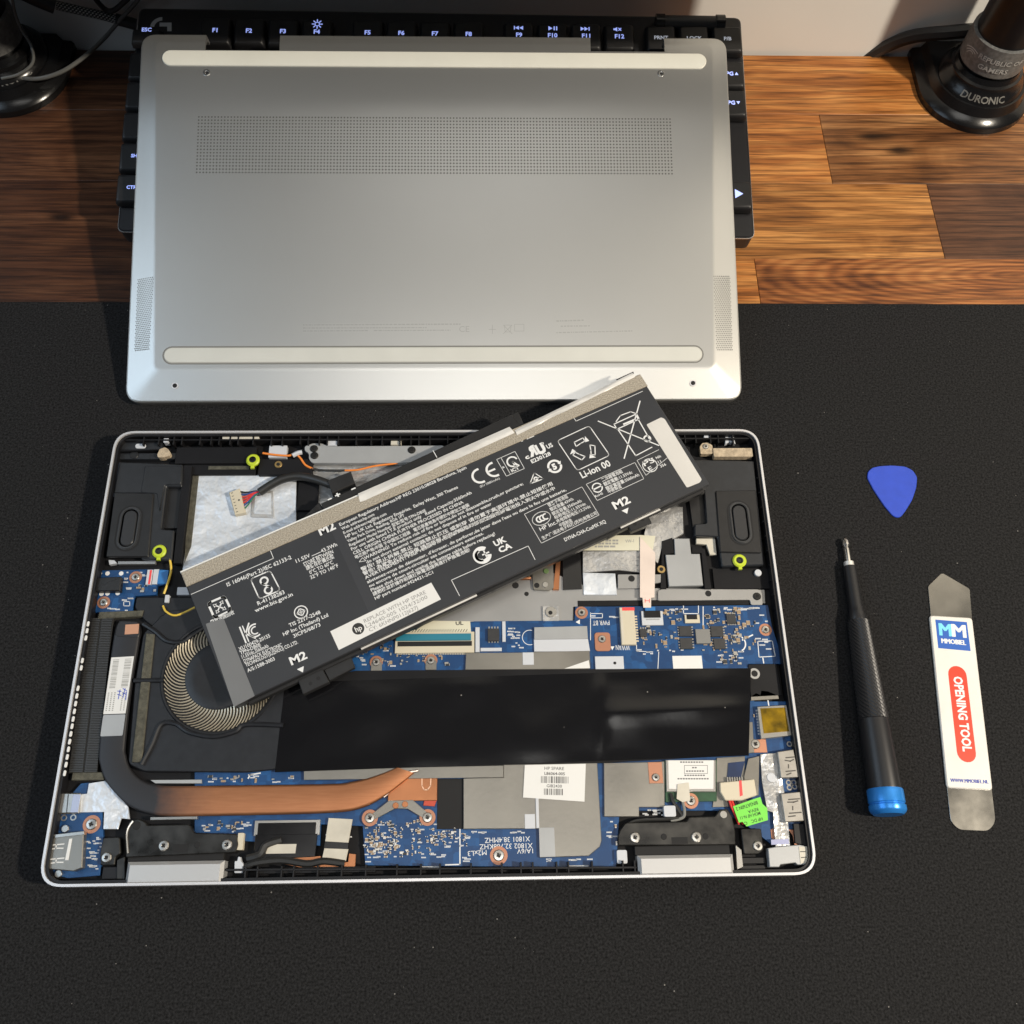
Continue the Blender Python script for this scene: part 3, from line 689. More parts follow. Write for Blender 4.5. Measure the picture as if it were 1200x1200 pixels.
# ================================================================== laptop with its bottom cover taken off
LP = thing('laptop', 'opened silver laptop lying face down with its inner parts exposed', 'laptop', (0, 106, 0))
LW, LD = 323.5, 212.3
mPCB = pcb('pcb_blue', (.006, .040, .130), (.012, .085, .250)); mPCBd = M('pcb_navy', (.008, .025, .085), .35, var=.25, vs=150)
mCop = M('copper', (.52, .22, .105), .38, .90, var=.12, vs=60, rvar=.08); mPad = M('copper_pad', (.46, .22, .14), .42, .6)
mFoil = M('crumpled_foil', (.66, .70, .76), .36, .35, var=.14, vs=45, bump=1.0, bs=45, rvar=.08, bd=.0045)
mFoilW = M('grey_foil', (.50, .50, .50), .30, .6, var=.15, vs=50, bump=1.0, bs=70, rvar=.06, bd=.0028)
mShield = M('nickel_shield', (.285, .272, .245), .38, .84, var=.10, vs=35, bump=.04, bs=500, rvar=.05)
mAlu = M('grey_alu', (.40, .40, .40), .42, .80, var=.08, vs=45)
mScr = M('screw_nickel', (.60, .58, .54), .28, .95); mBrass = M('brass', (.55, .38, .16), .35, .9)
mCream = M('cream_plastic', (.54, .49, .38), .45); mTan = M('tan_foam', (.42, .34, .24), .8, var=.25, vs=500, bump=.3, bs=1500)
mLbl = M('white_label', (.66, .66, .65), .45); mGreyT = M('pale_grey_tape', (.36, .37, .38), .42, .3, var=.06, vs=60)
mBeige = M('beige_tape', (.50, .47, .40), .55, var=.1, vs=120)
mYG = M('yellow_green_rubber', (.46, .56, .03), .45); mKap = M('kapton', (.36, .22, .01), .22, .25, var=.4, vs=180, col2=(.10, .065, .006))
mGrn = M('green_sticker', (.16, .62, .06), .55); mFFC = M('ribbon_pinkish', (.66, .56, .50), .5, var=.08, vs=60); mFFC2 = M('ribbon_cream', (.60, .58, .46), .5)
mBlkMet = M('hinge_metal', (.045, .044, .042), .34, .75, var=.35, vs=120, rvar=.1)
mOr = M('wire_orange', (.75, .22, .03), .4); mYe = M('wire_yellow', (.65, .45, .05), .4); mRd = M('wire_red', (.6, .04, .03), .4); mBl = M('wire_blue', (.03, .07, .25), .4)
mSpk = M('speaker_plastic', (.018, .020, .024), .32, var=.15, vs=300, spec=.5); mSpkD = M('speaker_plate', (.011, .011, .012), .42, var=.2, vs=200)
mFilm = M('black_film', (.0045, .0045, .0055), .17, var=.05, vs=200, bump=.05, bs=120, spec=.42, dust=.5)
mFan = M('fan_plastic', (.013, .014, .017), .38, var=.2, vs=300, dust=.5, spec=.4)
mFin = M('fin_black', (.030, .030, .030), .5, .3); mFoam = M('olive_foam', (.075, .072, .055), .9, var=.35, vs=400, bump=.4, bs=1200)
mRed = M('red_mark', (.75, .06, .06), .5); mTeal = M('teal_bar', (.02, .17, .25), .35); mBlueT = M('blue_tape', (.03, .16, .42), .35)
mLt = M('light_plastic', (.50, .52, .56), .5)
def lr(e, z): return [(x, y) for x, y in rnd([(-LW/2+e, e), (LW/2-e, e), (LW/2-e, LD-e), (-LW/2+e, LD-e)], max(1, 10-e), 8)]
lid = mk('lid', prism(lr(.8, 0), 0, 5.0, .8), mSilver, LP)
shell = mk('shell_rim', ringprism(lr(0, 0), lr(1.05, 0), 5.4, 15), mRim, LP)
mk('shell_floor', prism(lr(1.2, 0), 5.2, 7.0, 0), mBlackM, LP)
mk('clip_frame', ringprism(lr(1.07, 0), lr(2.4, 0), 6.5, 13.9), mBlack, LP)
# ribs along the back and front edge
rib = mesh(*bx(-.35, -2.3, -5, .35, 2.3, 0, .12), 'clip_rib'); rib.materials.append(mBlack)
def bar(u0, v0, u1, v1, z, w_, h_, name='clip_rail', mat=mBlack):
    a = at(u0, v0, z); b = at(u1, v1, z); d = (b-a); d.z = 0; n = Vector((-d.y, d.x, 0)).normalized()*w_/2
    p = [tuple((a-n)[:2]), tuple((b-n)[:2]), tuple((b+n)[:2]), tuple((a+n)[:2])]
    return mk(name, prism(p, z-h_, z, .1), mat, LP)
bar(143, 515.5, 880, 513.5, 13.2, .8, 5.5); bar(265, 1019.5, 746, 1016.5, 13.2, .8, 5.5)
x = -148
rr = random.Random(5)
while x < 150:
    inst('clip_rib', rib, (x, LD-4.6, 13.4), LP); x += rr.choice((4, 5.5, 7.5, 9))
x = -78
while x < 95:
    inst('clip_rib', rib, (x, 4.6, 13.2), LP); x += rr.choice((5, 8, 10, 13))
x = 0
for v in range(560, 720, 17):
    p = at(893.5+(v-560)*.1417, v, 13); inst('clip_rib', rib, (p.x-.6, p.y, 13), LP, PI/2)
# ---- screw kit: pad, head, cross recess share their meshes
_h = revolve([(1.9, -.4), (1.9, .2), (1.6, .5), (.75, .55), (.55, .05), (0, .0)], 18); headM = mesh(*_h, 'screw'); headM.materials.append(mScr)
_h = revolve([(1.9, -.4), (1.9, .2), (1.6, .5), (.75, .55), (.55, .05), (0, .0)], 18); headD = mesh(*_h, 'screw'); headD.materials.append(M('screw_dark', (.03, .03, .03), .35, .6))
padM = mesh(*revolve([(1.2, 0), (3.0, 0), (3.0, .08), (1.2, .08)], 28, (0, 0), True), 'screw_pad'); padM.materials.append(mPad)
crs = mesh(*cat(bx(-.85, -.2, 0, .85, .2, .05, 0), bx(-.2, -.85, 0, .2, -.2, .05, 0), bx(-.2, .2, 0, .2, .85, .05, 0)), 'cross_recess', False); crs.materials.append(mHole)
def screw(u, v, z, par, pad=False, s=1., dark=False):
    p = at(u, v, z)
    if pad: inst('screw_pad', padM, (p.x, p.y, z+.02), par, 0, s)
    o = inst('screw', headD if dark else headM, (p.x, p.y, z+.1), par, 0, s)
    inst('cross_recess', crs, (p.x, p.y, z+.1+.53*s), o, random.uniform(0, 1.5))
def disc(name, u, v, z0, z1, r, mat, par, n=24, b=.15): 
    p = at(u, v, z1); return mk(name, revolve([(r, z0), (r, z1-b), (r-b, z1)], n, (p.x, p.y)), mat, par)
def hole(u, v, z, r, par, name='screw_hole'): 
    p = at(u, v, z); return mk(name, revolve([(r, z-.3), (r, z+.04), (r*.8, z+.05)], 18, (p.x, p.y)), mHole, par)
def wire(name, pts, r, mat, par, n=7): return mk(name, tube([tuple(at(u, v, z)) for u, v, z in pts], r, n, 6), mat, par)
# ---- floor areas: metal frame below the battery bay, foils
fp = plate('frame_plate', [(430, 740), (500, 686), (640, 668), (690, 688), (896, 691), (897, 707), (770, 709), (672, 711), (672, 729), (556, 731)], 7.0, 8.3, mAlu, LP)
plate('frame_bar', [(771, 692), (775, 690.5), (889, 690.5), (893, 694), (894, 709), (880, 709), (879, 703), (771, 704)], 8.35, 9.5, mAlu, LP, r=1)
hole(830, 695.5, 9.5, 1.5, LP); screw(887, 699, 9.5, LP, dark=True); hole(617, 696, 8.3, 1.1, LP); hole(604, 686, 8.3, 1.6, LP)
fo = plate('foil_sheet', [(225, 557), (262, 556), (320, 557), (347, 558), (347, 612), (300, 640), (213, 674), (219, 630)], 7.0, 8.0, mFoil, LP)
plate('foil_edge_tape', [(225, 557), (233, 557), (224, 640), (216, 660), (218, 620)], 8.0, 8.25, mFoam, LP)
plate('foil_recess_frame', [(296, 574), (320, 575), (321, 607), (294, 606)], 8.0, 8.5, mFoilW, fo, r=.6)
plate('foil_recess', [(299, 577), (317.5, 578), (318, 603), (297.5, 602)], 8.5, 8.62, mFoil, fo)
plate('foil_sheet', [(366, 545), (520, 540), (540, 560), (400, 612), (372, 612)], 7.0, 7.9, mFoilW, LP)
rect('black_pad', 349, 561, 373, 598, 7, 9.0, mBlackM, LP, r=.6)
plate('foil_patch', [(764, 592), (800, 594), (801, 625), (790, 631), (776, 640), (771, 660), (757, 650), (755, 625)], 7.2, 8.9, mFoilW, LP)
plate('foil_patch', [(683, 646), (751, 645), (752, 671), (725, 668), (683, 671)], 8.3, 9.2, mFoilW, LP)
plate('foil_patch', [(683, 671), (721, 672), (723, 697), (684, 697)], 8.3, 9.0, mFoil, LP)
plate('metal_bracket', [(724, 673), (755, 673), (776, 673), (778, 682), (766, 684), (766, 689), (724, 690)], 8.3, 9.4, mAlu, LP, r=.5); hole(740, 678, 9.4, 1.6, LP)
plate('black_pad', [(659, 648), (680, 646), (682, 690), (660, 691)], 8.3, 9.3, mBlackG, LP)
plate('copper_strip', [(652, 655), (657, 654), (655, 691), (648, 691)], 8.3, 9.5, mCop, LP)
lt = plate('latch_bracket', [(623, 662), (648, 657), (649, 689), (643, 692), (625, 691)], 8.3, 9.8, mShield, LP, r=.8); hole(629, 686, 9.8, 1.3, lt); disc('rivet', 639, 685, 9.8, 10.2, 1.4, mScr, lt)
for u, v in ((640, 669), (619, 669)): disc('green_dot', u, v, 9.4, 10.3, 1.3, M('green_led', (.10, .16, .06), .4), lt)
wire('copper_rod', [(594, 678, 9.4), (622, 677.5, 9.4)], .9, mCop, LP)
nb_ = rect('nut_plate', 636, 710, 655, 728, 8.3, 9.4, mFoilW, LP, r=.5); disc('nut', 645.5, 717, 9.4, 10.0, 2.6, mScr, nb_, 24); hole(645, 718, 10.0, 1.0, nb_)
# left top: rails, brackets
rect('mount_plate', 140, 518, 190, 527, 7, 11.0, mSpk, LP, r=.5); plate('mount_slot_light', [(159.5, 520), (169.5, 519.6), (171.5, 522.3), (169.5, 525.4), (159.5, 525.4), (158, 523)], 11.0, 11.3, mLt, LP, r=1)  # pale fill paints the light seen through the slot
rect('clip_light', 191.5, 513.5, 197.5, 518.5, 9, 12.6, mLt, LP, r=.5)
bar(137, 528.5, 186, 526.5, 12.5, .5, 3, 'cross_rail'); rect('ledge', 138, 531, 206, 538, 7, 10.5, mSpk, LP)
disc('half_tab', 157, 533, 10.3, 10.9, 2.1, mSpkD, LP)
plate('hinge_tab', [(184, 533), (187, 526), (193, 524), (197, 526), (200, 531), (199, 534), (190, 536), (185, 536)], 9.5, 13.0, mTan, LP, r=.6)
plate('blue_rail', [(138, 542), (144, 542), (136, 582), (130, 582)], 8, 10.6, M('rail_blue_grey', (.16, .20, .28), .4), LP)
rect('rail_block', 206, 524, 300, 543, 7, 11.2, mBlackM, LP); rect('rail_block', 216, 543, 300, 556, 7, 9.6, mBlackM, LP)
plate('cream_bar', [(260.5, 511.5), (303.5, 511.3), (303.5, 514.2), (260.5, 514.5)], 10, 13.0, mBeige, LP)
rect('tan_bar', 244, 546, 292, 550, 8.5, 10.0, mFoam, LP)
rect('white_pad', 315, 522, 336, 536, 8, 11.0, mLt, LP, r=.3); rect('mount_block', 303, 538, 366, 556, 7, 10.6, mBlackM, LP, r=.6)
disc('brass_insert', 326, 544, 10.4, 11.2, 1.9, mBrass, LP); hole(326, 544, 11.2, .9, LP)
bk = plate('latch_plate', [(357, 523), (366, 519.5), (377, 519.5), (385, 523), (520, 522), (520, 538), (470, 542.5), (366, 542.5), (362, 538), (362, 531), (357, 528)], 9.5, 11.6, mGreyT, LP, r=1)
for u, v in ((368, 526), (368.5, 534), (482.5, 527.5)): screw(u, v, 11.6, bk, dark=True, s=1.05)
rect('light_tab', 384, 516.5, 395, 522, 9, 12.2, mLt, LP); rect('light_tab', 458, 516.5, 470, 521, 9, 12.2, mBeige, LP)
def grommet(u, v, z=13.4):
    p = at(u, v, z); g = mk('rubber_grommet', revolve([(1.6, z-2), (3.1, z-2), (3.35, z-.6), (2.7, z), (1.7, z), (1.5, z-.3)], 28, (p.x, p.y), True), mYG, LP)
    mk('grommet_core', revolve([(1.75, z-1.5), (1.7, z+.15), (1.1, z+.2), (.9, z-.3)], 20, (p.x, p.y)), mBlackG, g)
    mk('grommet_tail', bx(p.x-.9, p.y-4.4, z-2, p.x+.9, p.y-2.6, z-.6, .2), mYG, g)
for u, v in ((296, 538.5), (186, 645.5), (867, 656.5)): grommet(u, v)
wire('aerial_wire', [(308, 531, 11.4), (322, 533, 11.6), (338, 534, 11.6), (346, 532, 11.4), (352, 537, 11.2), (358, 545, 10.8), (367, 549.5, 10.6)], .55, mOr, LP)
wire('aerial_wire', [(365, 549, 10.6), (376, 551, 10.4), (394, 551.5, 10.4), (404, 551.3, 10.4)], .6, mCable, LP)
wire('aerial_wire', [(404, 551.3, 10.4), (420, 550.5, 10.6), (440, 546, 10.8), (466, 543, 11.0)], .5, mOr, LP)
wire('aerial_sleeve', [(343, 534, 11.8), (349, 531, 11.8), (354, 530, 11.6)], 1.2, mLt, LP)
# speakers
def speaker(pl, drv, cu, cv_, extra=None):
    s = plate('speaker', pl, 7, 12.0, mSpk, LP, .5, r=.8)
    plate('driver_plate', drv, 11.5, 12.9, mSpkD, s, .4, r=.8)
    c = at(cu, cv_, 12.9); x, y = c.x, c.y
    mk('cone_ring', ringprism(stadium(x, y, 6.0, 12.0, 10), stadium(x, y, 5.2, 11.2, 10), 12.7, 13.0), mHole, s)
    mk('cone_surround', cat(*[ringprism(stadium(x, y, a, a+6.1, 10), stadium(x, y, b, b+6.1, 10), 12.6, h) for a, b, h in ((5.2, 4.8, 13.0), (4.8, 4.5, 13.5), (4.5, 4.1, 13.7), (4.1, 3.8, 13.4), (3.8, 3.2, 12.9))]), M('cone_rubber', (.030, .032, .036), .28, spec=.6), s)
    mk('cone', prism(stadium(x, y, 3.2, 9.2, 10), 12.5, 13.25, .35), M('cone_paper', (.022, .023, .026), .3), s)
    return s
s = speaker([(140, 541), (214, 544), (213, 570), (195, 570), (189, 620), (204, 621), (201, 657), (165, 655), (171, 578), (133, 578)], [(134, 577), (180, 578), (174, 652.5), (124, 652.5)], 151, 619)
plate('raised_panel', [(170, 546), (213, 546), (212, 567), (193, 568), (187, 600), (184, 578), (165, 577)], 12.0, 12.45, mSpk, s, .4, r=1.2)
plate('pocket', [(196, 571), (213, 571), (208, 619), (190, 619)], 7, 9, mSpkD, LP)
plate('divider', [(215, 545), (225, 546), (212, 660), (203, 660)], 7, 11.2, mBlackM, LP)
s = speaker([(800, 538), (884, 540), (895, 662), (846, 664), (841, 629), (814, 628), (814, 614), (828, 613), (825, 572), (806, 572)], [(838.5, 575), (886, 574), (893, 648), (844, 647)], 867.5, 612.5)
plate('pocket', [(806, 575), (825, 574), (828, 612), (812, 618)], 7, 9, mSpkD, LP)
rect('foam_strip', 836, 525, 882, 535, 9, 12.6, mTan, LP, r=.6)
tb = plate('screw_tab', [(820, 523), (823, 519), (830, 518.5), (835, 522), (835.5, 531.5), (821, 532)], 9, 12.0, mTan, LP, r=.6); screw(827, 523.5, 12.0, tb, s=.8)
rect('clip_light', 825, 508, 831, 514, 9, 12.6, mLt, LP, r=.8); plate('clip_light', [(850, 512), (860, 512), (862, 520), (855, 518), (850, 520)], 9, 11.4, mLt, LP)
gp = plate('grey_pad', [(790, 631), (808, 631), (810, 649), (820, 649), (824, 686), (784, 687), (780, 650), (791, 650)], 7.5, 10.2, mGreyT, LP, .2)
plate('pad_frame', [(776, 634), (788, 630), (790, 648), (778, 650), (781, 690), (774, 690)], 7, 9.6, mBlackM, LP)
plate('pad_frame', [(811, 640), (826, 643), (834, 690), (826, 690), (822, 648), (811, 648)], 7, 10.4, mBlackM, LP); rect('rail_block', 836, 666, 905, 690, 7, 8.6, mBlackM, LP)
plate('cream_tab', [(816, 631), (838, 631), (840, 650), (832, 650), (828, 638), (816, 637)], 8, 9.6, mBeige, LP)
disc('brass_insert', 775, 667, 8, 9.8, 2.0, mBrass, LP); hole(775, 667, 9.8, 1.0, LP); disc('white_dot', 888.5, 671, 8, 10, 1.7, mLt, LP)
# ribbon cable with fold
rb = plate('ribbon_cable', [(676, 640), (690, 628), (750, 627), (768, 628), (765, 645), (677, 645)], 10.2, 10.45, mFFC2, LP, 0)
ik = Ink(W0, 10.48)
for (a, b, t) in (((697, 634.5), (726, 634), 2.2), ((697, 638), (726, 637.5), 2.2), ((697, 641.5), (722, 641), 2.2)):
    for k in range(7):
        u0 = a[0]+(b[0]-a[0])*k/7; ik.px((u0, a[1]-t), (u0+2.6+(k % 2), a[1]-t), (u0+2.6+(k % 2), a[1]), (u0, a[1]))
ik.tpx('VW-1', (733, 636), (743, 635.5), 3.5)
ik.build('ribbon_print', mGreyInk, rb)
V = []
fold = [((749, 628), (750, 640), 10.5), ]
mk('ribbon_fold', prism(ppx([(750, 629), (768, 648), (767, 700), (763, 700.5), (763, 712), (754, 712), (753, 700.5), (750, 700)], 10.9), 10.65, 10.9, 0), mFFC, rb)
ik = Ink(W0, 10.93); ik.lpx([(756, 704), (761, 704)], .3); ik.lpx([(756, 702), (756, 706)], .3); ik.lpx([(761, 702), (761, 706)], .3); ik.build('ribbon_mark', mRed, rb)
rect('ribbon_end', 756, 711, 768, 716, 9.9, 10.7, mBlueT, rb)
# ---- mainboard
MB = plate('mainboard', [(418, 760), (470, 745), (556, 728), (673, 727), (674, 711), (900, 709), (905, 735), (914, 762), (916, 778), (877, 778), (879, 800), (884, 822), (926, 822), (934, 870), (943, 960), (905, 990), (868, 962), (842, 950), (726, 950), (722, 1017), (428, 1014), (425, 968), (376, 966), (375, 991), (228, 982), (228, 905), (350, 895), (352, 800)], 7.6, 9.4, mPCB, LP, .1)
PZ = 9.4
rect('dark_area', 677, 703, 892, 709.5, 7, 8.6, mBlackM, LP)
for u, v in ((441, 776), (505, 774)):
    rect('screw_tab', u-6.5, v, u+6.5, v+11, PZ, PZ+.5, mShield, MB, r=.5); screw(u, v, PZ+.3, MB, True, 1.0)
screw(681.5, 718, PZ, MB, True, 1.0); screw(897, 738, PZ, MB, True, 1.0); screw(159, 676.5, PZ, LP, True, 1.0); screw(121.5, 706, PZ, LP, True, 1.0)
ct = rect('copper_tab', 697, 741, 715.5, 763, PZ, PZ+.5, mPad, MB, r=1.6); screw(705.5, 749, PZ+.5, ct, False, .95)
# FFC + ZIF connector by the battery
fc = plate('ribbon_cable', [(402, 748), (470, 727), (551, 728), (552, 741), (462, 746)], PZ+.3, PZ+.7, mFFC2, MB, 0)
ik = Ink(W0, PZ+.73); ik.tpx('UL', (534, 732.5), (543, 732), 4, .03)
for k in range(26): ik.lpx([(470+k*3.1, 737.5), (466+k*3.15, 742)], .28)
ik.build('ribbon_traces', mBlackInk, fc)
zf = rect('ribbon_connector', 463, 740.5, 556, 765, PZ, PZ+1.0, mCream, MB); rect('latch_bar', 464, 742.5, 552, 750.5, PZ+1, PZ+1.9, mTeal, zf); rect('contact_slot', 466, 751.5, 553, 757, PZ+1, PZ+1.3, mHole, zf)
g = []
for k in range(44):
    x0, y0, x1, y1 = wr(466+k*1.98, 764, 467+k*1.98, 767, PZ+.3); g.append(bx(x0, y0, PZ, x1, y1, PZ+.3, 0))
mk('contact_pins', cat(*g), mCream, zf, kind='stuff')
rect('connector_end', 557, 735, 562, 764, PZ, PZ+1.6, mLt, MB); rect('white_bar', 563, 759, 588, 763, PZ, PZ+.8, mLt, MB); rect('white_bar', 588.5, 728, 592.5, 752, PZ, PZ+.6, mLt, MB)
def chip(u0, v0, u1, v1, h, mat, pins=0, side='v', par=MB, name='chip'):
    c = rect(name, u0, v0, u1, v1, PZ+.05, PZ+h, mat, par, .15)
    if pins:
        x0, y0, x1, y1 = wr(u0, v0, u1, v1, PZ+.3); g = []
        for k in range(pins):
            if side == 'v':
                xx = x0+(x1-x0)*(k+.5)/pins; hw = (x1-x0)/pins*.25
                g += [bx(xx-hw, y1, PZ, xx+hw, y1+.9, PZ+.35, 0), bx(xx-hw, y0-.9, PZ, xx+hw, y0, PZ+.35, 0)]
            else:
                yy = y0+(y1-y0)*(k+.5)/pins; hw = (y1-y0)/pins*.25
                g += [bx(x1, yy-hw, PZ, x1+.7, yy+hw, PZ+.35, 0), bx(x0-.7, yy-hw, PZ, x0, yy+hw, PZ+.35, 0)]
        mk('chip_pins', cat(*g), mScr, c)
    return c
mChip = M('chip_black', (.028, .028, .030), .45, var=.15, vs=400)
chip(571.5, 736.5, 585, 751, 1.5, mChip, 4)
for b_ in ((796, 733.5, 810.5, 745.5), (797, 747.5, 811.5, 760.5), (833, 733.5, 847.5, 746), (836.5, 748, 850, 760.5)): chip(*b_, 1.0, mChip, 4, 'h')
chip(815.5, 737, 832.5, 754, 1.9, M('inductor_grey', (.20, .20, .195), .5, .3), 0, 'v', MB, 'inductor'); chip(851.5, 719.5, 862.5, 730.5, .9, mChip, 5); chip(750, 737, 758, 746, 1.0, mChip, 3)
cc = rect('tall_connector', 727, 711.5, 744.5, 755.5, PZ, PZ+2.0, mCream, MB, .25, r=.3); rect('red_stripe', 729, 711.8, 743.5, 715.5, PZ+2, PZ+2.04, mRed, cc); rect('side_slot', 728, 717, 730.5, 753, PZ+2, PZ+2.05, mBeige, cc)
x0, y0, x1, y1 = wr(744.5, 720, 747.5, 752, PZ+.4); mk('contact_pins', cat(*[bx(x0, y0+(y1-y0)*k/10, PZ, x1, y0+(y1-y0)*(k+.5)/10, PZ+.5, 0) for k in range(10)]), mCream, cc)
fx = rect('ribbon_connector', 752, 716, 777, 732.5, PZ, PZ+1.1, mLt, MB); rect('latch_bar', 755, 715.5, 774, 723.5, PZ+1.1, PZ+1.7, mBlack, fx); rect('contact_slot', 757, 725, 773, 726.5, PZ+1.1, PZ+1.2, mGreyT, fx)
fx = rect('small_connector', 802.5, 720, 820, 730, PZ, PZ+.9, mCream, MB); rect('latch_bar', 805, 720, 817, 725.5, PZ+.9, PZ+1.3, mBlack, fx)
plate('foil_tape', [(626, 735), (688, 733.5), (689, 748.5), (626, 749.5)], PZ, PZ+1.4, mGreyT, MB); plate('foil_tape', [(625.5, 749), (689, 748.5), (691.5, 763), (626, 763.5)], PZ, PZ+1.0, mLt, MB)
plate('shield', [(546, 765), (612, 764.5), (625, 764), (691, 762.5), (692, 782), (690, 784), (545, 785)], PZ, PZ+1.2, mShield, MB, .2); rect('white_tab', 612.5, 764.5, 625.5, 779, PZ+1.2, PZ+1.35, mLt, MB); plate('white_corner', [(690, 773.5), (691.5, 783), (661, 783.5)], PZ+1.2, PZ+1.35, mLbl, MB)
wc = rect('white_connector', 697.5, 769, 731, 785, PZ, PZ+1.0, mLt, MB); hole(720.5, 777, PZ+1, .7, wc)
rect('white_patch', 788.5, 768.5, 823, 785, PZ, PZ+.06, mLbl, MB, 0)
plate('m2_bracket', [(877, 778.5), (910, 778), (916, 815), (880, 817)], PZ-.6, PZ+.8, mBlackM, LP)
o_ = at(884, 789.5, 10.3); mk('standoff', revolve([(1.5, 9.5), (2.6, 9.5), (2.5, 10.6), (1.5, 10.6)], 24, (o_.x, o_.y), True), mAlu, LP); hole(884, 789.5, 10.3, 1.5, LP)
plate('metal_tab', [(880, 816), (886, 812), (891, 814), (892, 809), (900, 810), (912, 815), (913, 819), (880, 821)], PZ, PZ+.8, mShield, LP)
kp = plate('card_reader', [(887.5, 828), (922, 826), (928, 862), (892, 866)], PZ, PZ+2.2, mScr, LP, .2); plate('kapton_tape', [(891, 830), (920, 829), (925, 857), (895, 859.5)], PZ+2.2, PZ+2.3, mKap, kp, 0)
g = []
for k in range(9):
    x0, y0, x1, y1 = wr(885.5+k*.35, 832+k*3.4, 889+k*.35, 833.6+k*3.4, PZ+.3); g.append(bx(x0, y0, PZ, x1, y1, PZ+.4, 0))
for k in range(7):
    x0, y0, x1, y1 = wr(874+k*.3, 790+k*2.2, 877.5+k*.3, 791.2+k*2.2, PZ+.3); g.append(bx(x0, y0, PZ, x1, y1, PZ+.4, 0))
mk('contact_pins', cat(*g), mLt, MB, kind='stuff')
# ---- black mylar sheet over the middle
def wsheet(name, pts, z, mat, amp, par, nx=60, ny=14, mask=None):
    P = [Vector(at(u, v, z)) for u, v in pts]; V = []; Fc = []
    rw = random.Random(9); ph = [rw.uniform(0, 6) for _ in range(8)]
    for j in range(ny+1):
        for i in range(nx+1):
            s, t = i/nx, j/ny; p = (P[0]*(1-s)+P[1]*s)*(1-t)+(P[3]*(1-s)+P[2]*s)*t
            e = min(1, 8*min(t, 1-t, s, 1-s)+.15)
            h = amp*e*(math.sin(p.x*.12+p.y*.11+ph[0])*.45+math.sin(p.x*.05-p.y*.16+ph[1])*.6+math.sin(p.x*.23+ph[2])*.15*math.sin(p.y*.2))
            if mask: h += mask(p.x, p.y)*e
            V.append(Vector((p.x, p.y, p.z+h)))
    for j in range(ny):
        for i in range(nx): a = j*(nx+1)+i; Fc.append((a, a+1, a+nx+2, a+nx+1))
    return mk(name, (V, Fc), mat, par, ang=80)
sx0 = at(700, 840, 11).x; yr0 = at(740, 836, 11.5).y
seam = lambda x, y: .35*math.exp(-((x-sx0)/.8)**2)+.35*math.exp(-((x-sx0-2.8)/.8)**2)+(.85*math.exp(-((y-yr0-(x-sx0)*.025)/4.2)**2)*min(1, max(0, (x-sx0-3)/4))*(1-.35*math.sin((x-sx0)*.09)))
plate('board_cover', [(352, 800), (418, 786), (546, 785), (880, 783), (877, 884), (704, 894), (590, 897), (330, 903)], 9.5, 10.6, mBlackM, LP, 0)
wsheet('black_film_sheet', [(334, 800), (880, 783), (877.5, 885.5), (322, 905)], 11.3, mFilm, .22, LP, 90, 18, seam)
# ---- shields, labels along the front half
sh = plate('shield', [(543, 912), (590, 911), (590, 896), (700, 894), (705, 985), (703, 992), (690, 1003), (633, 1005), (633, 971), (543, 971.5)], PZ, PZ+1.3, mShield, MB, .2)
plate('shield_strip', [(356, 902), (590, 897), (590, 911), (356, 914)], PZ+1.3, PZ+1.6, mShield, MB, .1)
bar_ = rect('seam_rib', 628, 935, 631.5, 970.5, PZ+1.3, PZ+1.7, mLt, sh); rect('white_tab', 615, 954, 627, 971, PZ+1.3, PZ+1.45, mLt, sh); plate('white_tab', [(631.5, 970), (649.5, 969.5), (651, 1004), (632.5, 1004.5)], PZ+1.3, PZ+1.45, mGreyT, sh)
lb = plate('part_label', [(615, 896.5), (686.5, 895), (685, 939.5), (613, 934.5)], PZ+1.7, PZ+1.85, mLbl, LP, 0)
ik = Ink(W0, PZ+1.88); ik.tpx('HP SPARE', (638, 902), (661, 902.5), 3.6, .005); ik.tpx('L86064-005', (638, 908), (662, 908.5), 3.4, .02); ik.tpx('GIB2430', (640.5, 922.5), (658.5, 923), 3.4)
rb_ = random.Random(2)
def barcode(ik, u0, u1, v0, v1, dv=0.):
    u = u0
    while u < u1:
        w_ = rb_.choice((.5, .8, 1.3)); ik.px((u, v0+dv*(u-u0)), (u+w_, v0+dv*(u-u0)), (u+w_, v1+dv*(u-u0)), (u, v1+dv*(u-u0))); u += w_+rb_.choice((.5, .8, 1.2))
barcode(ik, 634, 666, 909.5, 917.5, .02); barcode(ik, 637.5, 660.5, 924, 931.5, .02); ik.build('label_print', M('print_dark', (.08, .08, .08), .6), lb)
blk = rect('black_window', 512.5, 912.5, 543, 971.5, PZ, PZ+.3, mHole, MB)
s2 = plate('shield', [(707.5, 894), (760, 893), (779, 892), (779, 946), (749, 946), (749, 957), (708, 957)], PZ, PZ+1.1, mShield, MB, .2)
tp = rect('copper_tab', 760, 893, 776.5, 918, PZ+1.1, PZ+1.3, mPad, s2); screw(768.5, 911, PZ+1.3, MB, False, .9)
plate('shield', [(840, 888), (873, 886), (872, 935), (885, 945), (835, 946), (838, 915)], PZ, PZ+.5, mShield, MB)
plate('shield', [(872, 846), (882, 846), (884, 882), (873, 883)], PZ, PZ+.9, mShield, MB)
wf = plate('wireless_card', [(778.5, 891), (840, 890.5), (840, 939), (780, 940)], PZ+.3, PZ+1.2, M('pcb_green', (.012, .055, .022), .4, var=.3, vs=300), LP, .1)
plate('card_shield', [(780, 890.5), (839, 890.5), (839, 928), (781, 928)], PZ+1.2, PZ+2.0, mScr, wf, .2); cl = plate('card_label', [(783, 891), (836.5, 891), (836, 924.5), (784, 924.5)], PZ+2.0, PZ+2.08, mLbl, wf, 0)
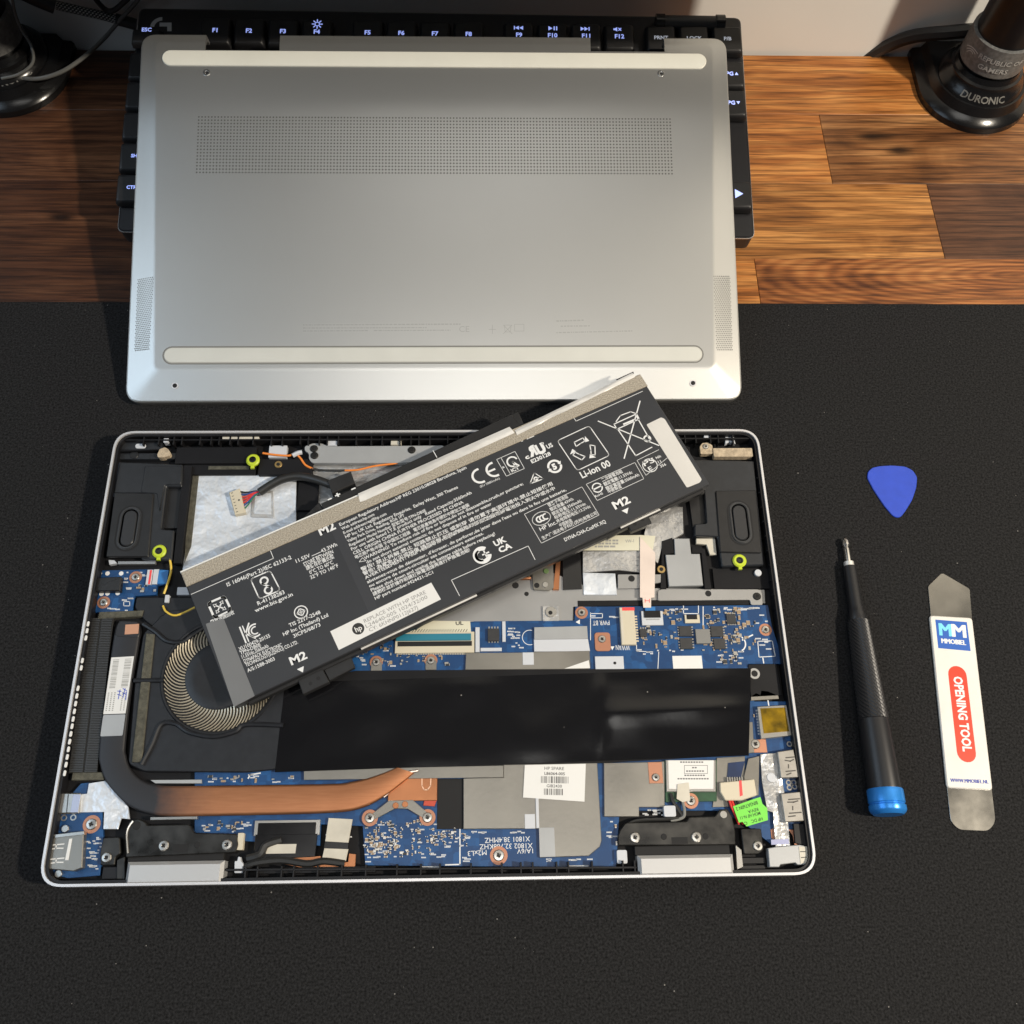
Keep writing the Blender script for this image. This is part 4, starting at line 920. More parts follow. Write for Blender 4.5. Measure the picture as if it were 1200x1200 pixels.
ik = Ink(W0, PZ+2.1); ik.lpx([(802, 897), (829, 897), (829, 906.5), (802, 906.5)], .2, True)
for (u0, v0, n_) in ((797, 893.5, 9), (804, 904, 7), (811, 900, 2), (802, 909, 8), (794, 913, 12)):
    for k in range(n_): ik.px((u0+k*3.1, v0-1.2), (u0+2.3+k*3.1, v0-1.2), (u0+2.3+k*3.1, v0+.4), (u0+k*3.1, v0+.4))
ik.build('label_print', M('print_grey', (.12, .12, .13), .6), cl)
screw(809.5, 938.5, PZ+1.4, wf, True, 1.1); plate('tape_flag', [(794, 919), (807, 917), (809, 938), (800, 940), (793, 936)], PZ+2.3, PZ+2.5, mBeige, wf, 0)
rect('wrapped_plug', 778, 944, 792, 957, PZ+.5, PZ+3, mLt, LP, r=.8)
wire('aerial_wire', [(786, 930, 11), (789, 940, 11.5), (796, 950, 11), (798, 958, 10.5), (780, 960, 10.5), (745, 962, 10), (728, 972, 10)], .8, mCable, LP); wire('aerial_wire', [(800, 940, 11), (802, 950, 11.5), (800, 958, 10.8), (786, 962, 10.4)], .7, M('wire_grey', (.2, .2, .19), .4), LP)
# power plug with its sticker
pc = plate('power_plug', [(843.5, 917), (884, 913), (887, 932), (869, 938), (850, 938), (844, 928)], PZ+.5, PZ+3.2, mCream, LP, .35, r=.5)
mk('plug_mark', prism(ppx([(866, 915), (869, 914.5), (870.5, 932), (867, 933.5)], PZ+3.25), PZ+3.1, PZ+3.25, 0), mRed, pc)
x0, y0, x1, y1 = wr(852, 910.5, 872, 916, PZ+2); mk('contact_pins', cat(*[bx(x0+(x1-x0)*k/7, y0, PZ+1, x0+(x1-x0)*(k+.45)/7, y1, PZ+2, 0) for k in range(7)]), mScr, pc)
plate('blue_ribbon', [(853.5, 894), (873, 892), (868, 912), (852, 911)], PZ+.6, PZ+.8, mPCBd, LP, 0)
plate('grey_tape', [(877, 889), (890, 886), (889, 932), (875, 933), (872, 910)], PZ+.5, PZ+1.4, mShield, LP, .1)
stk = plate('green_label', [(859, 945), (880, 937.5), (891, 934), (893.5, 942), (899, 947), (900, 961), (875, 968.5), (870, 963), (866, 964)], PZ+3.4, PZ+3.55, mGrn, LP, 0)
ik = Ink(W0, PZ+3.58); ik.tpx('BIN3AT60N 2', (887, 938.5), (862, 946.5), 4.2, .02); ik.tpx('REV:A', (888, 946.5), (876, 950), 3.6, .02); ik.tpx('MOH HF N-11', (890.5, 951), (867, 957), 3.8, .02); ik.tpx('HP DC', (893, 957.5), (880, 961), 3.8, .02); ik.tpx('C', (875, 962.5), (872, 963.5), 3.8, .02)
ik.build('label_print', M('print_green_black', (.012, .06, .01), .6), stk)
for k, m_ in enumerate((mRd, mRd, mCable, mCable)): wire('power_wire', [(854+k*3, 936, 11.5), (857+k*3.2, 945, 12.2), (862+k*4, 956, 11.5), (866+k*5, 966, 10.5)], .55, m_, LP)
# ports on the right
plate('foil_strip', [(891, 884), (914, 882), (916, 910), (922, 945), (926, 992), (909, 993), (906, 952), (899, 950), (893, 915)], PZ+.4, PZ+1.6, mFoilW, LP, .1)
mPort = M('port_metal', (.36, .345, .32), .36, .85, var=.15, vs=120)
def port(pts, slots, name='usb_port', z=PZ+4.0):
    p = plate(name, pts, PZ, z, mPort, LP, .3)
    ik = Ink(W0, z+.03)
    for q in slots: ik.lpx(q, .55)
    ik.build('spring_slots', M('slot_dark', (.05, .045, .04), .5), p); return p
port([(911, 881), (930, 878), (937, 911), (915, 912)], [[(921, 888), (931, 887)], [(920, 891), (926, 892), (930, 890)], [(924, 896), (924, 900)], [(921, 904), (932, 903)], [(922, 908), (927, 906)]])
port([(915, 930), (939, 927.5), (945, 962), (920, 963.5)], [[(924, 937), (937, 936)], [(923, 940), (930, 940), (935, 938.5)], [(929, 945), (929, 949)], [(925, 953), (939, 952)], [(924, 957), (932, 956)]])
plate('blue_block', [(903, 914), (932, 912), (935, 926), (907, 928)], PZ, PZ+.6, mPCB, LP)
disc('foil_dot', 904, 911, PZ+1, PZ+1.9, 2.0, mLt, LP)
for u, v in ((924, 917), (930, 917), (925, 923), (931, 922), (925, 872), (931, 868)):
    p = at(u, v, PZ+.6); mk('solder_ring', revolve([(.7, 10.0), (1.3, 10.0), (1.2, 10.2), (.7, 10.2)], 14, (p.x, p.y), True), mScr, LP)
hd = plate('video_port', [(900, 994), (909, 992.5), (937, 990), (947, 992), (948, 1013), (935, 1013.5), (932, 1011), (915, 1013), (913, 1016), (902, 1016)], PZ-1, PZ+3.0, mGreyT, LP, .25); plate('port_end', [(936, 992), (946, 992), (947, 1011), (938, 1012)], PZ+3, PZ+3.2, mBeige, hd)
ik = Ink(W0, PZ+3.23); ik.lpx([(938, 998), (944, 998)], .35); ik.lpx([(939, 1005), (945, 1004.5)], .35); ik.build('port_slots', mBlackInk, hd)
plate('blue_tape', [(903.5, 984), (924, 983), (925, 989), (904, 990)], PZ+1.7, PZ+1.8, M('tape_lilac', (.40, .42, .62), .3, .4), LP, 0)
plate('black_block', [(930, 965), (946, 966), (950, 992), (932, 988)], PZ-1, PZ+2, mBlack, LP); plate('copper_arc', [(903, 972), (907, 970), (908, 985), (904, 982)], PZ, PZ+.3, mPad, LP); plate('copper_arc', [(924, 972), (929, 972), (935, 980), (936, 990), (931, 990), (929, 979)], PZ, PZ+.3, mPad, LP)
ct2 = rect('copper_tab', 878.5, 866.5, 898.5, 882, PZ+.05, PZ+.4, mPad, MB); screw(885, 872, PZ+.4, MB, False, 1.15)
# ---- hinges
def hinge(pl, scr, holes, cover, br, brs):
    h = plate('hinge', pl, 8, 12.6, mBlkMet, LP, .4, r=.8)
    for u, v in scr: screw(u, v, 12.6, h, False, 1.15)
    for u0, v0, u1, v1 in holes: rect('hinge_slot', u0, v0, u1, v1, 12.4, 12.66, mHole, h, 0)
    u0, v0, u1, v1 = cover
    c = rect('hinge_cover', u0, v0, u1, v1, 5, 14.6, M('hinge_cover_silver', (.50, .50, .50), .38, .5), LP, 1.4)
    b = plate('hinge_bracket', br, 8, 11.6, mBlkMet, LP, .3, r=.8); screw(brs[0], brs[1], 11.6, b, False, 1.1)
    return h
h1 = hinge([(147, 975), (152, 962), (162, 959), (170, 963), (172, 967), (222, 966), (228, 976), (277, 977), (279, 990), (276, 999), (147, 1005)], [(192, 991), (266, 990)], [(203, 989, 220.5, 999), (180, 989, 186, 995)], (147, 1009, 261, 1037), [(121, 982), (140, 981), (141, 1000), (135, 1004), (134, 1014), (118, 1014), (117, 1000)], (125, 1005))
for u, v, r_ in ((160, 967.5, 1.7), (231, 990, 1.3)): disc('hinge_boss', u, v, 12.6, 12.75, r_, mHole, h1)
wire('hinge_edge', [(150, 1000, 12.8), (149, 975, 12.8), (156, 962, 12.8)], .5, mScr, h1)
rect('cream_stop', 278, 976, 285, 996, 9, 12, mCream, LP, r=.4); plate('silver_rod', [(176, 957.5), (231, 956.5), (231, 960), (176, 961)], 10, 12.3, mScr, LP)
h2 = hinge([(727, 972), (733, 964), (805, 962.5), (807, 957.5), (838, 956.5), (843, 949), (852, 947.5), (858, 956), (862, 975), (862, 990), (724, 991), (724, 980)], [(744, 981.5), (816, 981)], [(787, 981, 806, 989)], (748, 1001.5, 860.5, 1027), [(868, 971), (892, 971), (895, 996), (889, 1001), (872, 1001)], (888, 991.5))
for u, v, r_ in ((778, 980.5, 1.3), (827, 980, 1.3), (848, 954.5, 1.6)): disc('hinge_boss', u, v, 12.6, 12.8, r_, mHole if u != 848 else mScr, h2)
rect('hinge_barrel', 744, 991, 855, 1001.5, 8, 11.2, mHole, LP); rect('hinge_barrel', 150, 1000, 262, 1009, 8, 11.2, mHole, LP)
plate('hinge_knuckle', [(862, 990), (869, 996), (871, 1016), (864, 1019)], 8, 11, mScr, LP); plate('hinge_knuckle', [(137, 1008), (146, 1004), (146, 1030), (137, 1030)], 8, 11, mBlkMet, LP)
rect('white_clip', 723, 996, 735, 1012, 8, 11.5, mLt, LP, r=.8); plate('white_clip', [(275, 1009), (278, 1009), (279, 1004), (281.5, 1004), (282, 1009), (285, 1012), (284.5, 1023), (274.5, 1023)], 8, 11.6, mLt, LP, r=.4)
for y0, y1 in ((1005, 1012), (1014, 1021)): rect('front_block', 868, y0, 897, y1, 7, 10, mBlack, LP)
rect('front_block', 300, 1016, 440, 1023, 7, 10.5, mBlack, LP); rect('front_block', 120, 1016, 140, 1030, 7, 10, mBlack, LP)
# ---- left side: ports, daughter board, cooling
DB = plate('daughter_board', [(116, 671), (118, 668.5), (183, 667), (197, 668), (196, 685), (184, 686), (183, 697), (158, 698.5), (155, 716), (112, 718), (108, 700)], 7.6, 9.3, mPCB, LP, .1)
plate('audio_jack', [(108, 677), (142, 675.5), (140.5, 692.5), (105, 693)], 9.3, 12.4, mSpkD, LP, .4, r=.4)
fx = rect('ribbon_connector', 171.5, 667.5, 178, 685, 9.3, 10.4, mLt, DB); rect('red_stripe', 174.5, 668, 177, 684.5, 10.4, 10.44, mRed, fx); rect('blue_ribbon', 184, 668, 196.5, 684, 9.3, 9.9, mBlueT, DB); rect('ribbon_glare', 179, 667, 185, 684.5, 9.3, 10.1, mLt, DB)  # pale strip paints glare on the ribbon
plate('light_tab', [(127, 656), (134, 656.5), (137, 660), (128, 661.5)], 8, 10.2, mLt, LP); rect('grey_rod', 138, 657.5, 182, 661, 8, 9.8, mAlu, LP)
wire('fan_wire', [(199, 655, 11.5), (200.5, 668, 11), (197, 682, 10.8), (192, 696, 10.6)], .55, mYe, LP); wire('fan_wire', [(191, 710, 11.5), (195, 717, 11.8), (207, 721, 11.6), (230, 711, 11.5)], .5, mYe, LP); wire('fan_wire', [(192, 711.5, 11), (197, 718.5, 11.3), (209, 722, 11), (230, 713, 11)], .5, mCable, LP)
LB = plate('port_board', [(66, 950), (95, 918), (105, 917), (120, 952), (121, 985), (117, 1026), (80, 1029), (56, 1024)], 7.6, 9.2, mPCB, LP, .1)
plate('foil_shield', [(104, 918), (123, 915), (150, 945), (152, 960), (142, 959), (138, 971.5), (121, 971.5), (122, 951.5), (92, 952), (93, 931), (102, 930)], 9.2, 10.0, mFoil, LP, .1)
up = plate('usb_c_port', [(70, 929), (94, 929), (92, 953), (65, 954)], 8.5, 11.8, mScr, LP, .5, r=.6); rect('port_glare', 84, 931, 93, 952, 11.8, 11.95, M('glare_blue_grey', (.40, .45, .60), .35, .3), up); ik = Ink(W0, 11.83); ik.lpx([(80, 931), (78, 952)], .4); ik.build('port_slot', mBlackInk, up)  # blue-grey patch paints glare on the port
ua = plate('usb_port', [(60, 980), (98, 976), (96, 1017), (86, 1021), (53, 1018)], 8, 12.6, mShield, LP, .3); plate('port_band', [(81, 983), (84.5, 982.5), (80, 1008), (76, 1008)], 12.6, 12.75, mLbl, ua)
ik = Ink(W0, 12.63)
for dv in (0, 16.5): ik.lpx([(59, 990.5+dv), (75, 989+dv)], .45); ik.lpx([(66, 990+dv), (65.5, 994+dv), (74, 994+dv)], .45); ik.lpx([(60, 995+dv), (64, 994.5+dv)], .45)
ik.build('spring_slots', mLbl, ua)
plate('port_flange', [(63, 978), (98, 974), (99, 978), (64, 982)], 10, 12.9, mScr, ua)
screw(107.5, 966, 9.2, LB, True, 1.25)
for u, v in ((76, 971), (68, 1024)): disc('solder_post', u, v, 9, 10.8, 1.5, mScr, LB)
for u, v in ((75, 958.5), (86, 958)):
    p = at(u, v, 9.2); mk('solder_ring', revolve([(.8, 9.2), (1.4, 9.2), (1.3, 9.4), (.8, 9.4)], 14, (p.x, p.y), True), mScr, LB)
# fan housing
FH = plate('fan_housing', [(168, 742), (196, 716), (232, 712), (330, 770), (345, 850), (338, 900), (290, 905), (168, 904), (150, 895), (158, 800)], 7.5, 11.2, mFan, LP, .4, r=2)
fcx, fcy = 258.5, 792; c = at(fcx, fcy, 11.2); R0, R1 = 14.6, 25.4
mk('fan_opening', revolve([(R1, 11.15), (R1, 11.26), (R0-1, 11.26)], 64, (c.x, c.y)), mHole, FH)
mk('fan_rim', revolve([(R1-.2, 11.1), (R1+.2, 11.9), (R1+1.0, 12.0), (R1+1.6, 11.1)], 72, (c.x, c.y), True), mFan, FH)
mk('fan_hub', revolve([(R0+1.0, 11.2), (R0+1.0, 12.2), (R0-.2, 12.7), (R0-4, 12.7), (R0-5, 12.6), (0, 12.6)], 56, (c.x, c.y)), mFan, FH)
mBlade = M('blade_bronze', (.66, .60, .48), .38, .55, var=.15, vs=120)
NB = 76; bv = []; bf = []
for k in range(7):
    t_ = k/6; r_ = R0+.6+(R1-R0-1.0)*t_; a_ = -.30*t_*t_-.05*t_; hw = .30
    for s_, z_ in ((-1, 0), (1, 0), (1, .75), (-1, .75)):
        bv.append((r_*math.cos(a_)-s_*hw*math.sin(a_), r_*math.sin(a_)+s_*hw*math.cos(a_), z_+(.15 if s_ > 0 else -.1)*(z_ > 0)))
for k in range(6):
    for q in range(4): l = (q+1) % 4; bf.append((k*4+q, k*4+l, k*4+4+l, k*4+4+q))
bf += [(0, 1, 2, 3), (27, 26, 25, 24)]
bl_me = mesh(bv, bf, 'fan_blade'); bl_me.materials.append(mBlade)
for k in range(NB): inst('fan_blade', bl_me, (c.x, c.y, 11.3), FH, 2*PI*k/NB)
for nm, pts in (('housing_rib', [(168, 731), (182, 740), (196, 751), (214, 752), (226, 744), (240, 735)]), ('housing_rib', [(157, 797.5), (192, 797)]), ('housing_rib', [(166, 896), (178, 873), (189, 849), (206, 848), (222, 858), (250, 863), (276, 857), (288, 849), (332, 850)])):
    wire(nm, [(u, v, 11.7) for u, v in pts], 1.1, mFan, FH, 8)
plate('mount_arm', [(180, 700), (230, 700), (236, 735), (214, 750), (194, 748), (168, 725), (158, 712), (160, 700)], 7.5, 10.2, mFan, LP, .3, r=1)
screw(191.5, 726.5, 10.2, LP, dark=True, s=1.2); disc('white_dot', 210, 726, 10.2, 10.8, 1.3, mLt, LP); rect('white_clip', 193, 697, 198, 706, 9, 11.4, mLt, LP, r=.4)
plate('white_clip', [(208, 688), (219, 688), (222, 697), (207, 697)], 8, 10.2, mLt, LP, r=.3)
plate('foam_strip', [(171, 742), (181, 743), (166, 893), (154, 893)], 11.2, 12.2, mFoam, LP, .3)
plate('foam_strip', [(116, 717), (168, 715), (166, 722), (114, 725)], 8, 11, mFoam, LP, .3); rect('foam_strip', 84, 905, 122, 914, 8, 11, mFoam, LP, .3)
plate('fin_block', [(104, 724), (133, 724), (112, 906), (80, 906)], 7.5, 10.4, mFin, LP, .1)
g = []
for k in range(92):
    v = 725.5+k*1.96; t_ = (v-725)/180
    for a_, b_ in ((104-24*t_, 117.5-20.5*t_), (119-20.5*t_, 132-18*t_)):
        p = at(a_+.5, v, 11.2); q = at(b_-.5, v, 11.2); g.append(bx(p.x, p.y-.22, 10.3, q.x, p.y+.22, 11.2, 0))
mk('heatsink_fins', cat(*g), M('fin_edge', (.06, .06, .06), .4, .5), LP, kind='stuff')
for v in (778, 820, 868): u = 102-(v-725)/180*25; rect('fin_notch', u-5, v-6, u+3, v+6, 10.4, 11.6, mHole, LP)
vsl = mesh(*prism(stadium(0, 0, .55, 1.25, 5), 0, .5, .1), 'vent_slot_light'); vsl.materials.append(mLbl)  # white boxes paint the light showing through the vents
for v in (731, 739, 747.5, 774, 782.5, 806.5, 815.5, 824.5, 833.5, 842.5, 851, 860, 869, 878, 887, 896, 906):
    p = at(103-(v-731)*.157, v, 14.2); inst('vent_slot_light', vsl, (p.x, p.y, 13.75), LP, -.05)
# heat pipe
mPipe = bpy.data.materials.new('pipe_black_to_copper'); mPipe.use_nodes = True; nt = mPipe.node_tree; b = nt.nodes['Principled BSDF']; Nn = nt.nodes; Ln = nt.links
ge = Nn.new('ShaderNodeNewGeometry'); sp = Nn.new('ShaderNodeSeparateXYZ'); Ln.new(ge.outputs['Position'], sp.inputs[0]); nz = Nn.new('ShaderNodeTexNoise'); nz.inputs['Scale'].default_value = 300; Ln.new(ge.outputs['Position'], nz.inputs['Vector'])
xm = at(222, 938, 12.5).x*.001; ad = Nn.new('ShaderNodeMath'); ad.operation = 'MULTIPLY_ADD'; Ln.new(nz.outputs[0], ad.inputs[0]); ad.inputs[1].default_value = .006; Ln.new(sp.outputs[0], ad.inputs[2])
mr = Nn.new('ShaderNodeMapRange'); mr.inputs[1].default_value = xm-.012; mr.inputs[2].default_value = xm+.015; Ln.new(ad.outputs[0], mr.inputs[0])
for idx, (nm, a_, b_) in enumerate((('Metallic', .15, .92), ('Roughness', .48, .44))):
    q = Nn.new('ShaderNodeMapRange'); q.inputs[3].default_value = a_; q.inputs[4].default_value = b_; Ln.new(mr.outputs[0], q.inputs[0]); Ln.new(q.outputs[0], b.inputs[nm])
wvn = Nn.new('ShaderNodeMapping'); wvn.inputs['Scale'].default_value = (1, 12, 1); Ln.new(ge.outputs['Position'], wvn.inputs[0]); nb2 = Nn.new('ShaderNodeTexNoise'); nb2.inputs['Scale'].default_value = 90; Ln.new(wvn.outputs[0], nb2.inputs['Vector'])
cm = Nn.new('ShaderNodeMix'); cm.data_type = 'RGBA'; cm.inputs[6].default_value = (.36, .145, .068, 1); cm.inputs[7].default_value = (.52, .235, .115, 1); Ln.new(nb2.outputs[0], cm.inputs[0])
c2 = Nn.new('ShaderNodeMix'); c2.data_type = 'RGBA'; c2.inputs[6].default_value = (.018, .018, .021, 1); Ln.new(cm.outputs[2], c2.inputs[7]); Ln.new(mr.outputs[0], c2.inputs[0]); Ln.new(c2.outputs[2], b.inputs['Base Color'])
Lq = [(139, 728), (133, 745), (121, 830), (115.5, 880), (117, 898), (124, 916), (137, 932), (152, 945), (172, 953), (200, 956), (290, 955), (390, 952), (425, 946), (450, 933), (470, 918), (485, 906)]
Rq = [(160, 730), (163, 745), (154, 800), (146, 870), (146.5, 885), (150, 897), (158, 908), (168, 915), (180, 919), (205, 921), (290, 920), (390, 918.5), (412, 916), (430, 912), (448, 906), (465, 899)]
LL = spline([at(u, v, 12.2) for u, v in Lq], 5); RR = spline([at(u, v, 12.2) for u, v in Rq], 5)
V = []; Fc = []; n = len(LL)
sec = [(0, -2.0), (0, -.6), (.03, -.2), (.10, 0), (.5, .03), (.90, 0), (.97, -.2), (1, -.6), (1, -2.0)]
for a_, b_ in zip(LL, RR):
    for s_, z_ in sec: p = a_*(1-s_)+b_*s_; V.append((p.x, p.y, 12.2+z_))
k_ = len(sec)
for i in range(n-1):
    for q in range(k_): l = (q+1) % k_; Fc.append((i*k_+q, i*k_+l, (i+1)*k_+l, (i+1)*k_+q))
Fc += [tuple(range(k_)), tuple((n-1)*k_+q for q in reversed(range(k_)))]
HP_ = mk('heat_pipe', (V, Fc), mPipe, LP, ang=50)
plate('pipe_cap', [(140, 727), (162, 728), (164, 740), (162, 748), (134, 746), (136, 734)], 9, 12.35, M('pipe_end', (.02, .02, .023), .4, .15), HP_, .4, r=1.5)
plate('copper_patch', [(147, 732), (163, 731), (162, 742.5), (146, 743.5)], 12.35, 12.5, M('copper_label', (.62, .32, .20), .4, .5), HP_, 0)
rect('copper_plate', 455, 903, 512.5, 938.5, 9.5, 10.5, mCop, HP_, .2); plate('copper_end', [(497, 938), (512, 937), (509, 945), (496, 944)], 9.5, 10.0, M('copper_red', (.5, .08, .05), .4, .4), HP_)
wire('solder_bead', [(450, 934, 10.8), (461, 923, 11.2), (468, 913, 11.4), (476, 906, 11.4), (490, 903, 11.3)], .6, M('solder_bright', (.85, .70, .60), .25, .95), HP_)
ul = Ink(W0, 10.54); ul.lpx([(494.5, 911), (494.5, 921), (497, 925.5), (501, 925.5), (504.5, 921), (505, 911)], .45); ul.build('u_mark', M('mark_pale', (.85, .55, .38), .4, .5), HP_)
sb = plate('spring_clip', [(456, 938), (484, 937.5), (502, 953), (496, 959), (478, 948), (463, 947.5), (440, 960), (434, 955)], 10.0, 10.8, mShield, HP_, .15)
for u, v in ((433.5, 958.5), (501, 958)): screw(u, v, 10.6, sb, True, 1.15)
for u, v in ((463.5, 944), (474.5, 942.5)): disc('rivet', u, v, 10.8, 11.2, 1.3, mCop, sb)
lb1 = plate('pipe_label', [(130.5, 770.5), (157, 769), (147, 836), (121, 837)], 12.32, 12.42, mLbl, HP_, 0)
ik = Ink(W0, 12.45)
def lerp4(c4, s_, t_): return tuple((c4[0][i]*(1-s_)+c4[1][i]*s_)*(1-t_)+(c4[3][i]*(1-s_)+c4[2][i]*s_)*t_ for i in (0, 1))
Q4 = [(130.5, 770.5), (157, 769), (147, 836), (121, 837)]
for s0, s1, t0, t1, n_ in ((.10, .36, .04, .55, 26), (.62, .92, .04, .55, 26)):
    t_ = t0
    while t_ < t1:
        w_ = rb_.choice((.006, .010, .016)); ik.px(*[lerp4(Q4, a_, b_) for a_, b_ in ((s0, t_), (s1, t_), (s1, t_+w_), (s0, t_+w_))]); t_ += w_+rb_.choice((.006, .01, .014))
for s0 in (.08, .22, .36, .72, .86):
    t_ = .62
    while t_ < .95: ik.px(*[lerp4(Q4, a_, b_) for a_, b_ in ((s0, t_), (s0+.06, t_), (s0+.06, t_+.02), (s0, t_+.02))]); t_ += .034
ik.build('label_print', mGreyInk, lb1)
ik = Ink(W0, 12.46)
for s0, t0, s1, t1 in ((.5, .60, .66, .61), (.52, .66, .68, .68), (.6, .58, .58, .74), (.72, .56, .90, .60), (.74, .64, .90, .66), (.82, .56, .78, .72), (.90, .62, .92, .76)): ik.lpx([lerp4(Q4, s0, t0), lerp4(Q4, s1, t1)], .35)
ik.build('pen_mark', M('pen_blue', (.03, .08, .5), .5), lb1)
plate('pipe_label', [(121, 838), (147, 837), (143.5, 862), (117.5, 863)], 12.32, 12.42, mGreyT, HP_, 0, r=.6)
# strip under the fan, blue bits near the pipe
plate('shield_strip', [(176, 914), (236, 913.5), (236, 918), (182, 918)], 9.4, 10.6, mGreyT, LP); 
# ---- display cable connector under tape
dc = rect('display_connector', 298, 961, 375, 979, PZ, PZ+1.2, mScr, LP); rect('connector_tape', 302, 964, 370, 978, PZ+1.2, PZ+1.5, mBlackG, dc); 
plate('tape_sheet', [(299, 978), (372, 977), (369, 1004), (330, 1006), (297, 1008)], PZ, PZ+1.4, mBlackG, LP, .2); plate('grey_patch', [(313, 989.5), (347.5, 989), (346, 1000), (311.5, 1000.5)], PZ+1.4, PZ+1.5, mBeige, LP, 0)
plate('beige_patch', [(385, 958.5), (413, 960), (408, 987.5), (381, 986)], PZ+.5, PZ+1.6, mBeige, LP, .1); plate('beige_patch', [(380, 994), (408, 995), (405, 1009), (377, 1007.5)], PZ+.5, PZ+1.6, mBeige, LP, .1); plate('black_tape', [(381, 986), (408, 987.5), (408, 995), (379, 994)], PZ+.4, PZ+1.7, mBlackG, LP, .1)
plate('copper_foil', [(330, 1006), (376, 1003), (377, 1012), (408, 1010), (409, 1000), (417, 1001), (416, 1016), (367, 1020), (330, 1012)], 8.5, 9.8, mCop, LP, .1)
wire('display_cable', [(288, 1016, 10), (300, 1011, 10.6), (330, 1008, 10.8), (360, 1012, 10.8), (380, 1009, 11.2), (404, 1012, 10.6)], 1.5, mCable, LP); wire('display_cable', [(290, 1006, 10), (305, 1001, 11), (312, 990, 10.8), (330, 984, 10.4)], 1.6, mCable, LP)
# ---- small components and silkscreen
accs = {'t': [], 'k': [], 's': []}
def scatter(u0, v0, u1, v1, n_, z=PZ, big=1.):
    for _ in range(n_):
        u = rr.uniform(u0, u1); v = rr.uniform(v0, v1); p = at(u, v, z); a_ = rr.choice((.45, .6, .6, .9))*big; b_ = a_*rr.choice((.5, .6, 1)); 
        if rr.random() < .5: a_, b_ = b_, a_
        h_ = rr.uniform(.3, .7); k_ = rr.choices('tks', (5, 3, 4))[0]
        accs[k_].append(bx(p.x-a_, p.y-b_, z, p.x+a_, p.y+b_, z+h_, .06))
        if k_ != 's':
            if a_ > b_: accs['s'] += [bx(p.x-a_-.18, p.y-b_, z, p.x-a_+.12, p.y+b_, z+h_*.98, 0), bx(p.x+a_-.12, p.y-b_, z, p.x+a_+.18, p.y+b_, z+h_*.98, 0)]
            else: accs['s'] += [bx(p.x-a_, p.y-b_-.18, z, p.x+a_, p.y-b_+.12, z+h_*.98, 0), bx(p.x-a_, p.y+b_-.12, z, p.x+a_, p.y+b_+.18, z+h_*.98, 0)]
for a in ((428, 962, 508, 1002, 120, PZ, .7), (505, 972, 548, 990, 40, PZ, .7), (824, 713, 885, 765, 75), (735, 734, 795, 760, 26), (778, 714, 800, 730, 14), (420, 757, 462, 768, 14), (448, 768, 498, 780, 16, PZ, .8), (515, 768, 542, 782, 4), (432, 985, 475, 1005, 20), (245, 907, 345, 916, 12), (236, 962, 286, 972, 14), (870, 785, 884, 840, 10, PZ, .8), (160, 685, 182, 694, 7), (845, 765, 868, 778, 9), (720, 964, 724, 990, 3)): scatter(*a)
for k_, nm, mt in (('t', 'tan_components', M('cap_tan', (.30, .21, .13), .45)), ('k', 'black_components', mChip), ('s', 'silver_components', M('solder', (.62, .60, .56), .3, .9))): mk(nm, cat(*accs[k_]), mt, MB, kind='stuff', smooth=False)
ik = Ink(W0, PZ+.03)
ik.tpx('X1801 38.4MHZ', (621, 980), (568, 982), 6, .0); ik.tpx('X1802 32.768KHZ', (624, 988), (562, 989.5), 6, 0); ik.tpx('1A/6V', (624.5, 994.5), (606, 995), 5.5, 0); ik.tpx('M2xL3', (570, 996), (548, 997.5), 6, 0)
ik.tpx('PWR BT', (714, 727), (694.5, 727.5), 5.5, .0); ik.tpx('WWAN', (738, 756), (721.5, 756), 6, 0)
ik.px((715.5, 757.5), (720, 757.5), (717.5, 762)); ik.px((674.5, 729), (679.5, 726), (679.5, 731.5))
ik.lpx([(692, 718), (692, 750)], .3); ik.lpx([(692, 724), (706, 724), (706, 719), (692, 719)], .3); ik.lpx([(539, 972), (539, 1013), (522, 1013.5)], .5); ik.lpx([(801, 710), (801, 719), (818.5, 719), (818.5, 710)], .35)
ik.lpx([(888, 751.5), (905, 751), (908.5, 769), (889.5, 770)], .35, True); ik.lpx([(746, 756), (746, 763), (765, 764)], .3); ik.lpx([(772, 764), (771, 784)], .3); ik.lpx([(894, 771), (895, 777)], .5); ik.lpx([(900, 821), (901, 827)], .5); ik.lpx([(824, 711), (824, 735)], .4); ik.lpx([(291, 912), (293, 908), (305, 906)], .6)
c_ = ik.P(621, 747); ik.ring(c_, 3.4, 3.7, PI*.4, PI*1.6, 14); c_ = ik.P(864, 754); ik.ring(c_, 3.6, 4.2, -PI*.35, PI*.4, 8); ik.lpx([(870, 750), (882, 744)], .6)
def silk(u0, v0, u1, v1, n_):
    for _ in range(n_):
        u = rr.uniform(u0, u1); v = rr.uniform(v0, v1); L_ = rr.uniform(2, 7)
        x = u
        while x < u+L_: ik.px((x, v), (x+.75, v), (x+.75, v+1.6), (x, v+1.6)); x += 1.15
for a in ((594, 732, 610, 760, 16), (428, 962, 540, 1008, 42), (745, 760, 800, 766, 9), (838, 762, 875, 776, 14), (882, 714, 898, 760, 9), (868, 782, 884, 840, 10), (547, 973, 615, 976, 9), (634, 1006, 690, 1010, 8), (240, 907, 340, 916, 12), (236, 962, 290, 974, 12), (415, 760, 460, 780, 10), (708, 960, 720, 984, 6), (753, 948, 776, 955, 14), (425, 985, 440, 1010, 8), (540, 975, 546, 1010, 8), (672, 716, 720, 724, 5), (780, 712, 800, 716, 4), (826, 711, 885, 714, 14), (846, 896, 868, 905, 6), (376, 965, 424, 985, 10)): silk(*a)
ik.build('silkscreen', mInk, MB, 'stuff')
ik = Ink(W0, 9.33)
